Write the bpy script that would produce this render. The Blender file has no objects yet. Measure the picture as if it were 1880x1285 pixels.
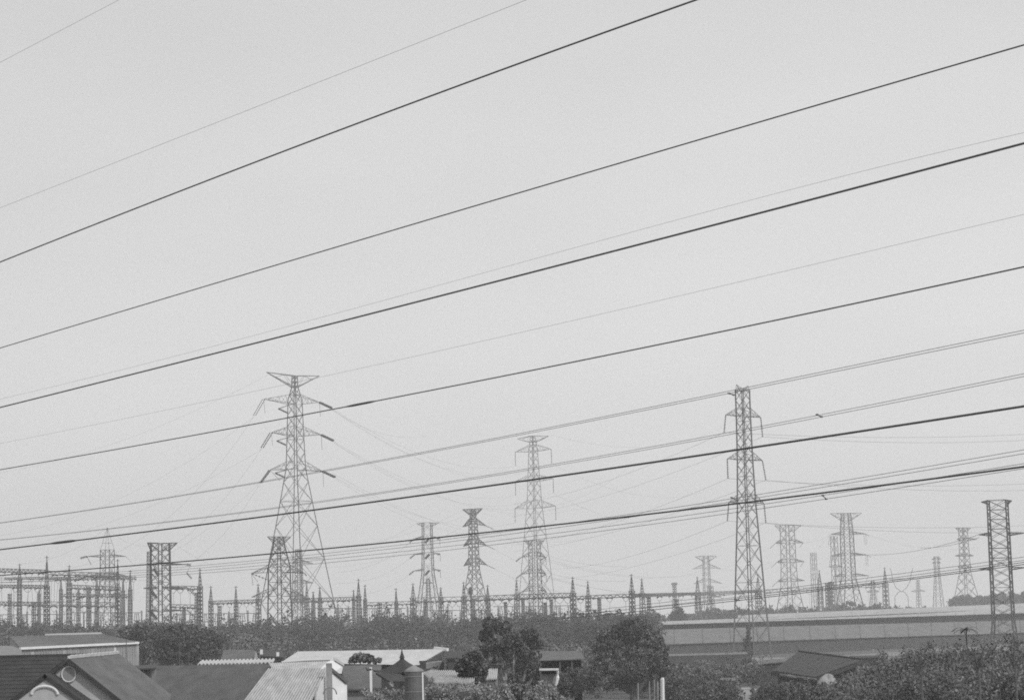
import bpy, math, random
import numpy as np
from mathutils import Vector, Matrix

rnd = random.Random(7)
npr = np.random.default_rng(11)
SC = bpy.context.scene
COL = SC.collection

# ------------------------------------------------------------------ camera
F = 4000.0            # focal length in photograph pixels (1880 wide)
CX, CY = 940.0, 642.5
CAMH = 9.5
PITCH = math.atan(486.0 / F)
ROLL = math.radians(-1.4)
cam_data = bpy.data.cameras.new('camera')
cam = bpy.data.objects.new('camera', cam_data)
COL.objects.link(cam)
cam_data.sensor_width = 36.0
cam_data.lens = F / 1880.0 * 36.0
cam_data.clip_start = 0.5
cam_data.clip_end = 20000
MC = Matrix.Rotation(math.pi / 2 + PITCH, 4, 'X') @ Matrix.Rotation(ROLL, 4, 'Z')
cam.matrix_world = Matrix.Translation((0, 0, CAMH)) @ MC
SC.camera = cam

# ------------------------------------------------------------------ sky, sun, exposure
SUN_EL, SUN_AZ = math.radians(42), math.radians(138)     # azimuth clockwise from +Y
world = bpy.data.worlds.new('World')
SC.world = world
world.use_nodes = True
wn, wl = world.node_tree.nodes, world.node_tree.links
wn.clear()
sky = wn.new('ShaderNodeTexSky')
sky.sky_type = 'NISHITA'
sky.sun_disc = False
sky.sun_elevation = SUN_EL
sky.sun_rotation = SUN_AZ
sky.air_density = 1.5
sky.dust_density = 6.0
bw = wn.new('ShaderNodeRGBToBW')
mixv = wn.new('ShaderNodeMath'); mixv.operation = 'MULTIPLY_ADD'
mixv.inputs[1].default_value = 0.12      # share of the clear sky
mixv.inputs[2].default_value = 6.3       # even overcast veil
bg = wn.new('ShaderNodeBackground')
bg.inputs['Strength'].default_value = 0.1
wo = wn.new('ShaderNodeOutputWorld')
wl.new(sky.outputs[0], bw.inputs[0])
wl.new(bw.outputs[0], mixv.inputs[0])
# overcast veil is thicker, so brighter, towards the horizon and towards the sun side
tcw = wn.new('ShaderNodeTexCoord'); sep = wn.new('ShaderNodeSeparateXYZ'); wl.new(tcw.outputs['Generated'], sep.inputs[0])
mrz = wn.new('ShaderNodeMapRange'); mrz.inputs['From Min'].default_value = 0.0; mrz.inputs['From Max'].default_value = 0.30
mrz.inputs['To Min'].default_value = 1.36; mrz.inputs['To Max'].default_value = 1.0; wl.new(sep.outputs['Z'], mrz.inputs['Value'])
mrx = wn.new('ShaderNodeMapRange'); mrx.inputs['From Min'].default_value = -0.3; mrx.inputs['From Max'].default_value = 0.3
mrx.inputs['To Min'].default_value = 0.94; mrx.inputs['To Max'].default_value = 1.03; wl.new(sep.outputs['X'], mrx.inputs['Value'])
m1 = wn.new('ShaderNodeMath'); m1.operation = 'MULTIPLY'; wl.new(mixv.outputs[0], m1.inputs[0]); wl.new(mrz.outputs[0], m1.inputs[1])
m2 = wn.new('ShaderNodeMath'); m2.operation = 'MULTIPLY'; wl.new(m1.outputs[0], m2.inputs[0]); wl.new(mrx.outputs[0], m2.inputs[1])
nzs = wn.new('ShaderNodeTexNoise'); nzs.inputs['Scale'].default_value = 5.0; nzs.inputs['Detail'].default_value = 4
mps = wn.new('ShaderNodeMapping'); mps.inputs['Scale'].default_value = (1, 1, 3); wl.new(tcw.outputs['Generated'], mps.inputs[0]); wl.new(mps.outputs[0], nzs.inputs['Vector'])
mrn = wn.new('ShaderNodeMapRange'); mrn.inputs['From Min'].default_value = 0.3; mrn.inputs['From Max'].default_value = 0.7
mrn.inputs['To Min'].default_value = 0.97; mrn.inputs['To Max'].default_value = 1.03; wl.new(nzs.outputs[0], mrn.inputs['Value'])
m3 = wn.new('ShaderNodeMath'); m3.operation = 'MULTIPLY'; wl.new(m2.outputs[0], m3.inputs[0]); wl.new(mrn.outputs[0], m3.inputs[1])
wl.new(m3.outputs[0], bg.inputs['Color'])
wl.new(bg.outputs[0], wo.inputs['Surface'])

sun_data = bpy.data.lights.new('sun', 'SUN')
sun_data.energy = 2.2
sun_data.angle = math.radians(5)
sun_data.color = (1, 1, 1)
sun = bpy.data.objects.new('sun', sun_data)
COL.objects.link(sun)
sd = Vector((math.sin(SUN_AZ) * math.cos(SUN_EL), math.cos(SUN_AZ) * math.cos(SUN_EL), math.sin(SUN_EL)))
sun.rotation_euler = sd.to_track_quat('Z', 'Y').to_euler()

SC.view_settings.view_transform = 'Standard'
SC.view_settings.look = 'None'
SC.view_settings.exposure = 0.0
SC.view_settings.gamma = 1.0
SC.view_settings.use_curve_mapping = False
SC.render.engine = 'CYCLES'
SC.cycles.max_bounces = 6
SC.cycles.volume_bounces = 1
SC.cycles.use_denoising = False
SC.cycles.filter_width = 1.8

# ------------------------------------------------------------------ helpers
def P(px, py, D):
    """world point seen at photograph pixel px, py at distance D along +Y"""
    d = MC.to_3x3() @ Vector(((px - CX) / F, -(py - CY) / F, -1.0))
    d *= D / d.y
    return Vector((d.x, d.y, d.z + CAMH))

def ZR(px, py, D):
    return P(px, py, D).z

_mats = {}
def mat(name, g, var=0.15, scale=3.0, rough=0.8, bump=0.0, bscale=None, metal=0.0, rand=0.0, spec=0.3, streak=None):
    m = bpy.data.materials.new(name)
    m.use_nodes = True
    n, l = m.node_tree.nodes, m.node_tree.links
    b = n['Principled BSDF']
    b.inputs['Roughness'].default_value = rough
    b.inputs['Metallic'].default_value = metal
    b.inputs['Specular IOR Level'].default_value = spec
    tc = n.new('ShaderNodeTexCoord')
    mp = n.new('ShaderNodeMapping')
    if streak:
        mp.inputs['Scale'].default_value = streak
    l.new(tc.outputs['Object'], mp.inputs[0])
    nz = n.new('ShaderNodeTexNoise')
    nz.inputs['Scale'].default_value = scale
    nz.inputs['Detail'].default_value = 8
    nz.inputs['Roughness'].default_value = 0.65
    l.new(mp.outputs[0], nz.inputs['Vector'])
    cr = n.new('ShaderNodeMapRange')
    cr.inputs['From Min'].default_value = 0.3
    cr.inputs['From Max'].default_value = 0.7
    cr.inputs['To Min'].default_value = g * (1 - var)
    cr.inputs['To Max'].default_value = g * (1 + var)
    l.new(nz.outputs[0], cr.inputs['Value'])
    out = cr.outputs[0]
    if rand > 0:
        oi = n.new('ShaderNodeObjectInfo')
        mr = n.new('ShaderNodeMapRange')
        mr.inputs['To Min'].default_value = 1 - rand
        mr.inputs['To Max'].default_value = 1 + rand
        l.new(oi.outputs['Random'], mr.inputs['Value'])
        mu = n.new('ShaderNodeMath'); mu.operation = 'MULTIPLY'
        l.new(out, mu.inputs[0]); l.new(mr.outputs[0], mu.inputs[1])
        out = mu.outputs[0]
    l.new(out, b.inputs['Base Color'])
    if bump > 0:
        nb = n.new('ShaderNodeTexNoise')
        nb.inputs['Scale'].default_value = bscale or scale * 4
        nb.inputs['Detail'].default_value = 5
        l.new(tc.outputs['Object'], nb.inputs['Vector'])
        bp = n.new('ShaderNodeBump')
        bp.inputs['Strength'].default_value = bump
        bp.inputs['Distance'].default_value = 0.1
        l.new(nb.outputs[0], bp.inputs['Height'])
        l.new(bp.outputs[0], b.inputs['Normal'])
    return m

def leafmat(name, lo, hi, scale=0.5):
    """foliage: leaf to leaf tone differs (a random value per leaf island) plus broad patches"""
    m = bpy.data.materials.new(name)
    m.use_nodes = True
    n, l = m.node_tree.nodes, m.node_tree.links
    b = n['Principled BSDF']
    b.inputs['Roughness'].default_value = 0.55
    b.inputs['Specular IOR Level'].default_value = 0.4
    ge = n.new('ShaderNodeNewGeometry')
    mr = n.new('ShaderNodeMapRange')
    mr.inputs['To Min'].default_value = lo
    mr.inputs['To Max'].default_value = hi
    l.new(ge.outputs['Random Per Island'], mr.inputs['Value'])
    tc = n.new('ShaderNodeTexCoord')
    nz = n.new('ShaderNodeTexNoise'); nz.inputs['Scale'].default_value = scale; nz.inputs['Detail'].default_value = 4
    l.new(tc.outputs['Object'], nz.inputs['Vector'])
    m2 = n.new('ShaderNodeMapRange')
    m2.inputs['From Min'].default_value = 0.35; m2.inputs['From Max'].default_value = 0.65
    m2.inputs['To Min'].default_value = 0.45; m2.inputs['To Max'].default_value = 1.6
    l.new(nz.outputs[0], m2.inputs['Value'])
    mu = n.new('ShaderNodeMath'); mu.operation = 'MULTIPLY'
    l.new(mr.outputs[0], mu.inputs[0]); l.new(m2.outputs[0], mu.inputs[1])
    l.new(mu.outputs[0], b.inputs['Base Color'])
    return m

M = dict(
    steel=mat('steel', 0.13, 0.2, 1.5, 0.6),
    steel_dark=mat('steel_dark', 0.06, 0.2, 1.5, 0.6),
    porcelain=mat('porcelain', 0.06, 0.2, 2, 0.4),
    cable=mat('cable', 0.12, 0.15, 5, 0.7),
    cable_dark=mat('cable_dark', 0.10, 0.15, 5, 0.7),
    bark=mat('bark', 0.10, 0.4, 4, 0.9),
    bark_pale=mat('bark_pale', 0.25, 0.4, 4, 0.9),
    leaf_far=leafmat('leaf_far', 0.028, 0.052, 0.08),
    leaf_dark=leafmat('leaf_dark', 0.04, 0.11, 0.4),
    leaf_mid=leafmat('leaf_mid', 0.07, 0.15, 0.35),
    leaf_pale=leafmat('leaf_pale', 0.12, 0.34, 0.9),
    ground=mat('soil_and_grass', 0.085, 0.45, 0.06, 0.95, 0.4, 1.2),
    soil=mat('pale_soil', 0.2, 0.35, 0.4, 0.95, 0.4, 2),
    tile=mat('dark_tile', 0.045, 0.3, 2.2, 0.8, 0.3, 12),
    ridge=mat('ridge_mortar', 0.5, 0.3, 5, 0.8),
    shed_top=mat('shed_top', 0.17, 0.25, 1.6, 0.7, streak=(1, .3, 1)),
    shed_front=mat('shed_front', 0.34, 0.2, 1.5, 0.8, streak=(3, 3, .4)),
    car_grey=mat('car_grey', 0.34, 0.06, 2, 0.4),
    render=mat('wall_render', 0.40, 0.16, 1.3, 0.85, 0.15),
    glass=mat('round_window_glass', 0.22, 0.15, 2, 0.25),
    trim=mat('window_trim', 0.62, 0.1, 2, 0.7),
    roof_mid=mat('roof_mid', 0.11, 0.32, 1.6, 0.7, streak=(1, .35, 1)),
    roof_plain=mat('roof_plain', 0.095, 0.28, 1.8, 0.75, streak=(1.6, .3, .3)),
    metal_light=mat('metal_light', 0.46, 0.26, 2.0, 0.55, streak=(2, .4, .4)),
    metal_white=mat('metal_white', 0.50, 0.13, 0.7, 0.55, streak=(1.5, .4, .4)),
    white=mat('white_paint', 0.75, 0.1, 1.5, 0.7),
    concrete=mat('concrete', 0.25, 0.3, 1.5, 0.9, 0.2),
    wall_mid=mat('wall_mid', 0.22, 0.2, 1.5, 0.8, streak=(3, 3, .4)),
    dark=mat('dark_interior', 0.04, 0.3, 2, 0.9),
    wood=mat('weathered_timber', 0.07, 0.3, 3, 0.9),
    shed_roof=mat('shed_roof', 0.14, 0.24, 0.5, 0.65, rand=0.06, streak=(1, .3, 1)),
    shed_roof_pale=mat('shed_roof_pale', 0.36, 0.2, 0.4, 0.6, rand=0.06, streak=(1, .2, 1)),
    shed_wall=mat('shed_wall', 0.055, 0.25, 0.6, 0.8),
    thatch=mat('dark_sheet', 0.045, 0.3, 1.2, 0.85, 0.3, 6),
    tarp=mat('tarpaulin', 0.28, 0.3, 1.5, 0.6, 0.4, 3),
    car=mat('car_paint', 0.6, 0.04, 2, 0.3, spec=0.6),
    rubber=mat('rubber', 0.03, 0.1, 2, 0.9),
)

def link(o, parent=None):
    COL.objects.link(o)
    if parent is not None:
        o.parent = parent
    return o

def tag(o, label=None, cat=None, group=None, kind=None):
    if label: o['label'] = label
    if cat: o['category'] = cat
    if group: o['group'] = group
    if kind: o['kind'] = kind
    return o

def thing(name, label, cat, loc=(0, 0, 0), group=None):
    o = bpy.data.objects.new(name, None)
    o.location = loc
    o.empty_display_size = 0.5
    COL.objects.link(o)
    return tag(o, label, cat, group)

class MB:
    """collects geometry in world coordinates; build() links it as one mesh object"""
    def __init__(s):
        s.v, s.f, s.n = [], [], 0
    def add(s, vs, fs):
        k = s.n
        s.v.extend([tuple(x) for x in vs]); s.f.extend([tuple(i + k for i in f) for f in fs]); s.n += len(vs)
        return s
    def bar(s, a, b, r, r2=None):
        a, b = Vector(a), Vector(b)
        d = (b - a)
        if d.length < 1e-5: return s
        d.normalize()
        u = d.cross(Vector((0, 0, 1)))
        if u.length < 1e-3: u = d.cross(Vector((0, 1, 0)))
        u.normalize(); w = d.cross(u)
        q = r if r2 is None else r2
        vs = [a + u * r + w * r, a - u * r + w * r, a - u * r - w * r, a + u * r - w * r,
              b + u * q + w * q, b - u * q + w * q, b - u * q - w * q, b + u * q - w * q]
        return s.add(vs, [(3, 2, 1, 0), (4, 5, 6, 7), (0, 1, 5, 4), (1, 2, 6, 5), (2, 3, 7, 6), (3, 0, 4, 7)])
    def box(s, c, e, rz=0.0):
        c = Vector(c); R = Matrix.Rotation(rz, 3, 'Z')
        vs = [c + R @ Vector((x * e[0], y * e[1], z * e[2])) for z in (-1, 1) for y in (-1, 1) for x in (-1, 1)]
        return s.add(vs, [(0, 2, 3, 1), (4, 5, 7, 6), (0, 1, 5, 4), (2, 6, 7, 3), (0, 4, 6, 2), (1, 3, 7, 5)])
    def slab(s, p, t):
        """thick polygon, p = corner list; t = thickness below the face"""
        p = [Vector(q) for q in p]
        n = (p[1] - p[0]).cross(p[2] - p[0]).normalized()
        if n.z < 0: n = -n
        k = len(p)
        vs = p + [q - n * t for q in p]
        fs = [tuple(range(k)), tuple(range(2 * k - 1, k - 1, -1))] + [(i, k + i, k + (i + 1) % k, (i + 1) % k) for i in range(k)]
        return s.add(vs, fs)
    def prism(s, foot, z0, z1):
        k = len(foot)
        vs = [Vector((q[0], q[1], z0)) for q in foot] + [Vector((q[0], q[1], z1)) for q in foot]
        return s.add(vs, [tuple(range(k - 1, -1, -1)), tuple(range(k, 2 * k))] + [(i, (i + 1) % k, k + (i + 1) % k, k + i) for i in range(k)])
    def tube(s, pts, r, n=6):
        pts = [Vector(p) for p in pts]
        rs = r if isinstance(r, (list, tuple)) else [r] * len(pts)
        vs, fs = [], []
        for i, p in enumerate(pts):
            d = (pts[min(i + 1, len(pts) - 1)] - pts[max(i - 1, 0)]).normalized()
            u = d.cross(Vector((0, 0, 1)))
            if u.length < 1e-3: u = d.cross(Vector((0, 1, 0)))
            u.normalize(); w = d.cross(u)
            for k in range(n):
                a = 2 * math.pi * k / n
                vs.append(p + (u * math.cos(a) + w * math.sin(a)) * rs[i])
        for i in range(len(pts) - 1):
            for k in range(n):
                fs.append((i * n + k, i * n + (k + 1) % n, (i + 1) * n + (k + 1) % n, (i + 1) * n + k))
        fs.append(tuple(range(n - 1, -1, -1))); fs.append(tuple((len(pts) - 1) * n + k for k in range(n)))
        return s.add(vs, fs)
    def corrug(s, r0, r1, e1, e0, n, amp, t=0.03):
        """corrugated sheet; ribs run from the ridge line r0-r1 to the eave line e0-e1"""
        r0, r1, e0, e1 = map(Vector, (r0, r1, e0, e1))
        nn = (r1 - r0).cross(e0 - r0).normalized()
        if nn.z < 0: nn = -nn
        cols = []
        for i in range(n):
            for (q, h) in ((0.0, 0), (0.35, 0), (0.5, 1), (0.85, 1)):
                cols.append(((i + q) / n, h))
        cols.append((1.0, 0))
        vs, fs = [], []
        for (u, h) in cols:
            a, b = r0.lerp(r1, u) + nn * amp * h, e0.lerp(e1, u) + nn * amp * h
            vs += [a, b, b - nn * t, a - nn * t]
        for i in range(len(cols) - 1):
            k = i * 4
            fs += [(k, k + 1, k + 5, k + 4), (k + 1, k + 2, k + 6, k + 5), (k + 2, k + 3, k + 7, k + 6), (k + 3, k, k + 4, k + 7)]
        fs += [(0, 3, 2, 1), (len(vs) - 4, len(vs) - 3, len(vs) - 2, len(vs) - 1)]
        return s.add(vs, fs)
    def build(s, name, m, parent=None, kind=None, smooth=False, label=None):
        off = parent.location if parent is not None else Vector((0, 0, 0))
        if parent is not None and parent.parent is not None:
            off = off + parent.parent.location
        me = bpy.data.meshes.new(name)
        me.from_pydata([(x[0] - off[0], x[1] - off[1], x[2] - off[2]) for x in s.v], [], s.f)
        me.materials.append(m)
        if smooth:
            me.polygons.foreach_set('use_smooth', [True] * len(me.polygons))
        me.update()
        o = bpy.data.objects.new(name, me)
        link(o, parent)
        if kind: o['kind'] = kind
        if label: o['label'] = label
        return o

# one shared mesh for every single brace of the near pylons
def unit_beam(name, m):
    b = MB(); b.bar((0, 0, 0), (0, 0, 1), 1.0)
    me = bpy.data.meshes.new(name); me.from_pydata(b.v, [], b.f); me.materials.append(m); return me
BEAM = {'steel': unit_beam('brace_steel', M['steel']), 'steel_dark': unit_beam('brace_dark', M['steel_dark'])}
def beam_obj(name, a, b, r, mk, parent):
    a, b = Vector(a), Vector(b)
    d = b - a
    o = bpy.data.objects.new(name, BEAM[mk])
    q = d.to_track_quat('Z', 'Y').to_matrix().to_4x4()
    o.matrix_basis = Matrix.Translation(a - parent.location) @ q @ Matrix.Diagonal((r, r, d.length, 1))
    link(o, parent)
    return o

# ------------------------------------------------------------------ ground
g = MB()
g.add([(-3600, -60, 0), (3600, -60, 0), (3600, 2400, 0), (-3600, 2400, 0)], [(0, 1, 2, 3)])
tag(g.build('ground', M['ground']), kind='structure')
def patch(name, pts, z=0.004, m='soil'):
    b = MB(); b.add([(p[0], p[1], z) for p in pts], [tuple(range(len(pts)))])
    return tag(b.build(name, M[m]), kind='structure')
def gp(px, py):
    """ground point under a pixel"""
    d = P(px, py, 1.0) - Vector((0, 0, CAMH))
    t = -CAMH / d.z
    return (d.x * t, d.y * t)
patch('dirt_path', [gp(1510, 1214), gp(1470, 1209), gp(1560, 1202), gp(1700, 1192), gp(1900, 1180), gp(1900, 1190), gp(1700, 1201), gp(1580, 1212)])
patch('dirt_yard', [gp(1310, 1214), gp(1350, 1207), gp(1440, 1206), gp(1450, 1213), gp(1400, 1219), gp(1330, 1222)], 0.008)
patch('dirt_track', [gp(1010, 1179), gp(1100, 1172), gp(1180, 1176), gp(1170, 1190), gp(1040, 1192)], 0.005)

# ------------------------------------------------------------------ foliage
def leaves(mb_parts, centre, rad, n_clump, n_leaf, size, seed, flat=1.0, shell=0.55, ragged=0.22, tight=0.17):
    """leaf sized quads in clumps spread through an ellipsoid; appended as arrays"""
    r = np.random.default_rng(seed)
    d = r.normal(size=(n_clump, 3)); d /= np.linalg.norm(d, axis=1)[:, None]
    rr = shell + (1 - shell) * r.random(n_clump) ** 0.6
    rr = rr * np.where(r.random(n_clump) < ragged, 1.0 + 0.45 * r.random(n_clump), 1.0)
    c = d * rr[:, None] * np.array(rad) * (0.82 + 0.3 * r.random((n_clump, 1)))
    cs = np.repeat(c, n_leaf, axis=0)
    k = len(cs)
    spread = min(rad) * tight * (0.6 + r.random((k, 1)) * 0.8)
    gs = r.normal(size=(k, 3)); gl = np.linalg.norm(gs, axis=1)[:, None]; gs *= np.minimum(1, 1.7 / gl)
    pts = cs + gs * spread + np.array(centre)
    u = r.normal(size=(k, 3)); u /= np.linalg.norm(u, axis=1)[:, None]
    w = r.normal(size=(k, 3)); w[:, 2] *= flat
    w -= u * (u * w).sum(1)[:, None]; w /= np.linalg.norm(w, axis=1)[:, None]
    s = size * (0.5 + r.random((k, 1)))
    a, b = u * s, w * s * 0.6
    mb_parts.append(np.stack([pts - a, pts - b, pts + a, pts + b], 1).reshape(-1, 3))

def leaf_mesh(name, parts, m, parent=None, kind=None, zmin=0.02):
    V = np.concatenate(parts)
    V[:, 2] = np.maximum(V[:, 2], zmin)
    off = np.array(parent.location) if parent is not None else np.zeros(3)
    V = V - off
    nq = len(V) // 4
    me = bpy.data.meshes.new(name)
    me.vertices.add(len(V)); me.vertices.foreach_set('co', V.astype(np.float32).ravel())
    me.loops.add(nq * 4); me.loops.foreach_set('vertex_index', np.arange(nq * 4, dtype=np.int32))
    me.polygons.add(nq); me.polygons.foreach_set('loop_start', np.arange(0, nq * 4, 4, dtype=np.int32))
    me.polygons.foreach_set('loop_total', np.full(nq, 4, dtype=np.int32))
    me.materials.append(m); me.update(calc_edges=True)
    o = bpy.data.objects.new(name, me); link(o, parent)
    if kind: o['kind'] = kind
    return o

# ------------------------------------------------------------------ pylons
def zigzag_stuff(mb, A, B, C, D_, n, r):
    """zigzag between chord A-B and chord C-D"""
    A, B, C, D_ = map(Vector, (A, B, C, D_))
    for i in range(n):
        u, v = i / n, (i + 1) / n
        if i % 2 == 0: mb.bar(A.lerp(B, u), C.lerp(D_, v), r)
        else: mb.bar(C.lerp(D_, u), A.lerp(B, v), r)

def insulator(parent, a, b, r=0.13, n=9, double=0.0):
    a, b = Vector(a), Vector(b)
    mb = MB()
    offs = [Vector((0, 0, 0))] if not double else [Vector((double, 0, 0)), Vector((-double, 0, 0))]
    for o_ in offs:
        pts, rs = [], []
        for i in range(n):
            t = (i + 0.5) / n
            for (dt, k) in ((-0.42, .3), (-0.2, .3), (-0.15, 1.0), (0.15, 1.0), (0.2, .3)):
                pts.append(a.lerp(b, t + dt / n) + o_); rs.append(r * k)
        pts = [a + o_] + pts + [b + o_]; rs = [r * .25] + rs + [r * .25]
        mb.tube(pts, rs, 6)
    return mb.build('insulator', M['porcelain'], parent)

def pylon(name, label, px, py_top, D, rows, yaw, arms, leg_r, br_r, panel=1.0, single=False, mk='steel',
          rings=(), top_peaks=(), heavy=1.0, dense_head=False, group='lattice pylons'):
    """rows: (pixel row, visible half width in pixels) from top to ground.  arms: (tip row, upper root row, lower root row, left px, right px)
    strings are added by the caller from the returned tips."""
    s = D / F
    leg_r *= .52; br_r *= .46
    top = P(px, py_top, D)
    cx, cy = top.x, D
    t = thing(name, label, 'pylon', (cx, cy, 0), group)
    ya = math.radians(yaw)
    k = abs(math.cos(ya)) + abs(math.sin(ya))
    X = Vector((math.cos(ya), math.sin(ya), 0)); Y = Vector((-math.sin(ya), math.cos(ya), 0))
    O = Vector((cx, cy, 0))
    zs = [(ZR(px, r, D), h * s / k) for (r, h) in rows]
    zs = [(max(z, 0.0), h) for z, h in zs]
    if zs[-1][0] > 0.01:
        (z1, h1), (z2, h2) = zs[-2], zs[-1]
        zs.append((0.0, h2 + (h2 - h1) * (z2) / (z1 - z2)))
    def hw(z):
        for (za, ha), (zb, hb) in zip(zs, zs[1:]):
            if zb <= z <= za:
                return hb + (ha - hb) * (z - zb) / max(za - zb, 1e-6)
        return zs[0][1] if z > zs[0][0] else zs[-1][1]
    def C(z, i, j): return O + X * (i * hw(z)) + Y * (j * hw(z)) + Vector((0, 0, z))
    cor = [(1, 1), (-1, 1), (-1, -1), (1, -1)]
    for (i, j) in cor:
        mb = MB()
        for (za, _), (zb, _) in zip(zs, zs[1:]):
            if za - zb > 0.01: mb.bar(C(zb, i, j), C(za, i, j), leg_r * (heavy if i * j < 0 else 1.0))
        mb.build('leg', M[mk], t)
    # panel levels
    lv = [zs[0][0]]
    while lv[-1] > 0.3:
        z = lv[-1]
        st = max(hw(z) * 2 * panel, 0.9)
        lv.append(max(z - st, 0.0))
    if len(lv) > 2 and lv[-2] < lv[-3] * 0.02 + 0.8: lv.pop(-2)
    stuff = MB()
    for q, (za, zb) in enumerate(zip(lv, lv[1:])):
        for e in range(4):
            (i0, j0), (i1, j1) = cor[e], cor[(e + 1) % 4]
            segs = [(C(zb, i0, j0), C(za, i1, j1)), (C(zb, i1, j1), C(za, i0, j0))]
            if q in rings or q == 0: segs.append((C(za, i0, j0), C(za, i1, j1)))
            for (a, b) in segs:
                if single: beam_obj('brace', a, b, br_r, mk, t)
                else: stuff.bar(a, b, br_r)
    if not single:
        stuff.build('bracing', M[mk], t, kind='stuff')
    tips = []
    for (rt, ru, rl, Ll, Lr) in arms:
        zt, zu, zl = ZR(px, rt, D), ZR(px, ru, D), ZR(px, rl, D)
        row = []
        for sgn, L in ((-1, Ll), (1, Lr)):
            if not L: row.append(None); continue
            Lm = L * s / max(abs(math.cos(ya)), 0.3)
            tip = O + X * (sgn * Lm) + Vector((0, 0, zt))
            mb = MB()
            lo = [C(zl, sgn, 1), C(zl, sgn, -1)]; up = [C(zu, sgn, 1), C(zu, sgn, -1)]
            for a in lo + up: mb.bar(a, tip, br_r * (2.0 if rt - ru <= 6 and rt != ru else 1.25))
            n = 7 if rt > ru + 3 or dense_head else 3
            zigzag_stuff(mb, lo[0], tip, up[0], tip, n, br_r * .7)
            zigzag_stuff(mb, lo[1], tip, up[1], tip, n, br_r * .7)
            zigzag_stuff(mb, lo[0], tip, lo[1], tip, n, br_r * .7)
            mb.bar(lo[0], lo[1], br_r); mb.bar(up[0], up[1], br_r)
            mb.build('cross_arm', M[mk], t)
            row.append(tip)
        tips.append(row)
    for (rp, rb, hx) in top_peaks:     # earth wire horn: a thin pyramid
        mb = MB(); zt, zb = ZR(px, rp, D), ZR(px, rb, D)
        tip = O + X * (hx * s / max(abs(math.cos(ya)), .3)) + Vector((0, 0, zt))
        for (i, j) in cor: mb.bar(C(zb, i, j), tip, br_r)
        for e in range(4):
            a, b = C(zb, *cor[e]), C(zb, *cor[(e + 1) % 4])
            for u in (.3, .6):
                mb.bar(a.lerp(tip, u), b.lerp(tip, u), br_r * .7)
        mb.build('earth_wire_peak', M[mk], t)
    return t, tips, s, C

def strings(t, tips, s, spec):
    """spec: (level, side, dx px, dy px, depth m, radius, beads, double)"""
    out = {}
    for (lv, sd_, dx, dy, dd, r, n, dbl) in spec:
        a = tips[lv][0 if sd_ < 0 else 1]
        if a is None: continue
        b = a + Vector((dx * s, dd, -dy * s))
        insulator(t, a, b, r, n, dbl)
        out.setdefault((lv, sd_), []).append(b)
    return out

def wire(name, label, pts, r, m='cable', cat='overhead wire', group=None, n=6):
    mb = MB(); mb.tube(pts, r, n)
    return tag(mb.build(name, M[m], smooth=True), label, cat, group)

def span(p0, p1, sag, n=28):
    p0, p1 = Vector(p0), Vector(p1)
    return [p0.lerp(p1, i / n) - Vector((0, 0, 4 * sag * (i / n) * (1 - i / n))) for i in range(n + 1)]

# --- the tall dark pylon on the corner, right of the middle
T1, tips1, s1, C1 = pylon('lattice_pylon', 'tall slender dark pylon before the long sheds, beaded insulators hanging from three arms',
    1363, 716, 360, [(716, 13), (765, 13), (843, 14), (930, 17), (1010, 22), (1110, 28), (1200, 34)], 45,
    [(764, 749, 764, 36, 36), (844, 829, 844, 36, 36), (923, 907, 923, 36, 36)], 0.15, 0.06, 1.05, True, 'steel',
    rings=(0, 3, 8, 13, 15, 17, 18, 19, 20), heavy=1.5, top_peaks=((707, 722, -12), (707, 722, 12)))
b1 = strings(T1, tips1, s1, [(0, -1, -4, 32, 0, .16, 11, 0), (0, 1, 2, 36, 0, .16, 11, 0), (1, -1, 0, 36, 0, .16, 11, 0),
                             (1, 1, 5, 36, 0, .16, 11, 0), (2, -1, -4, 34, 0, .16, 11, 0), (2, 1, 2, 36, 0, .16, 11, 0)])
# --- the big angle pylon on the left
T2, tips2, s2, C2 = pylon('lattice_pylon', 'tallest wide based pylon with three broad arms and slanting insulator strings',
    541, 690, 560, [(690, 5), (711, 6), (735, 13), (790, 15), (860, 18), (960, 37), (1083, 62), (1130, 71)], 43,
    [(687, 690, 711, 47, 42), (736, 724, 742, 52, 42), (796, 783, 800, 40, 44), (864, 847, 862, 43, 46)], 0.21, 0.09, 1.1, True, 'steel',
    rings=(4, 8, 12, 14, 15, 16, 17, 18))
b2 = strings(T2, tips2, s2, [(1, 1, 24, 13, -3, .3, 10, .15), (1, 1, 1, 26, 0, .09, 8, 0), (1, -1, -20, 28, 3, .13, 10, .3), (1, -1, 2, 26, 0, .09, 8, 0),
                             (2, 1, 24, 13, -3, .3, 10, .15), (2, 1, 1, 28, 0, .09, 8, 0), (2, -1, -20, 26, 3, .18, 10, .3), (2, -1, 2, 24, 0, .09, 8, 0),
                             (3, 1, 24, 12, -3, .3, 10, .15), (3, 1, 1, 28, 0, .09, 8, 0), (3, -1, -20, 22, 3, .2, 10, .2), (3, -1, 18, 20, 0, .12, 8, 0)])
for lv, (x0, y0) in enumerate([(511, 750), (508, 809), (505, 868)]):
    insulator(T2, P(x0, y0, 557), P(x0 + 17, y0 + 8, 555), .24, 8)
    mb = MB(); mb.bar(P(x0, y0, 557), C2(ZR(541, y0 - 8, 560), -1, -1), .1)
    mb.build('bracket', M['steel'], T2)
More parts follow.
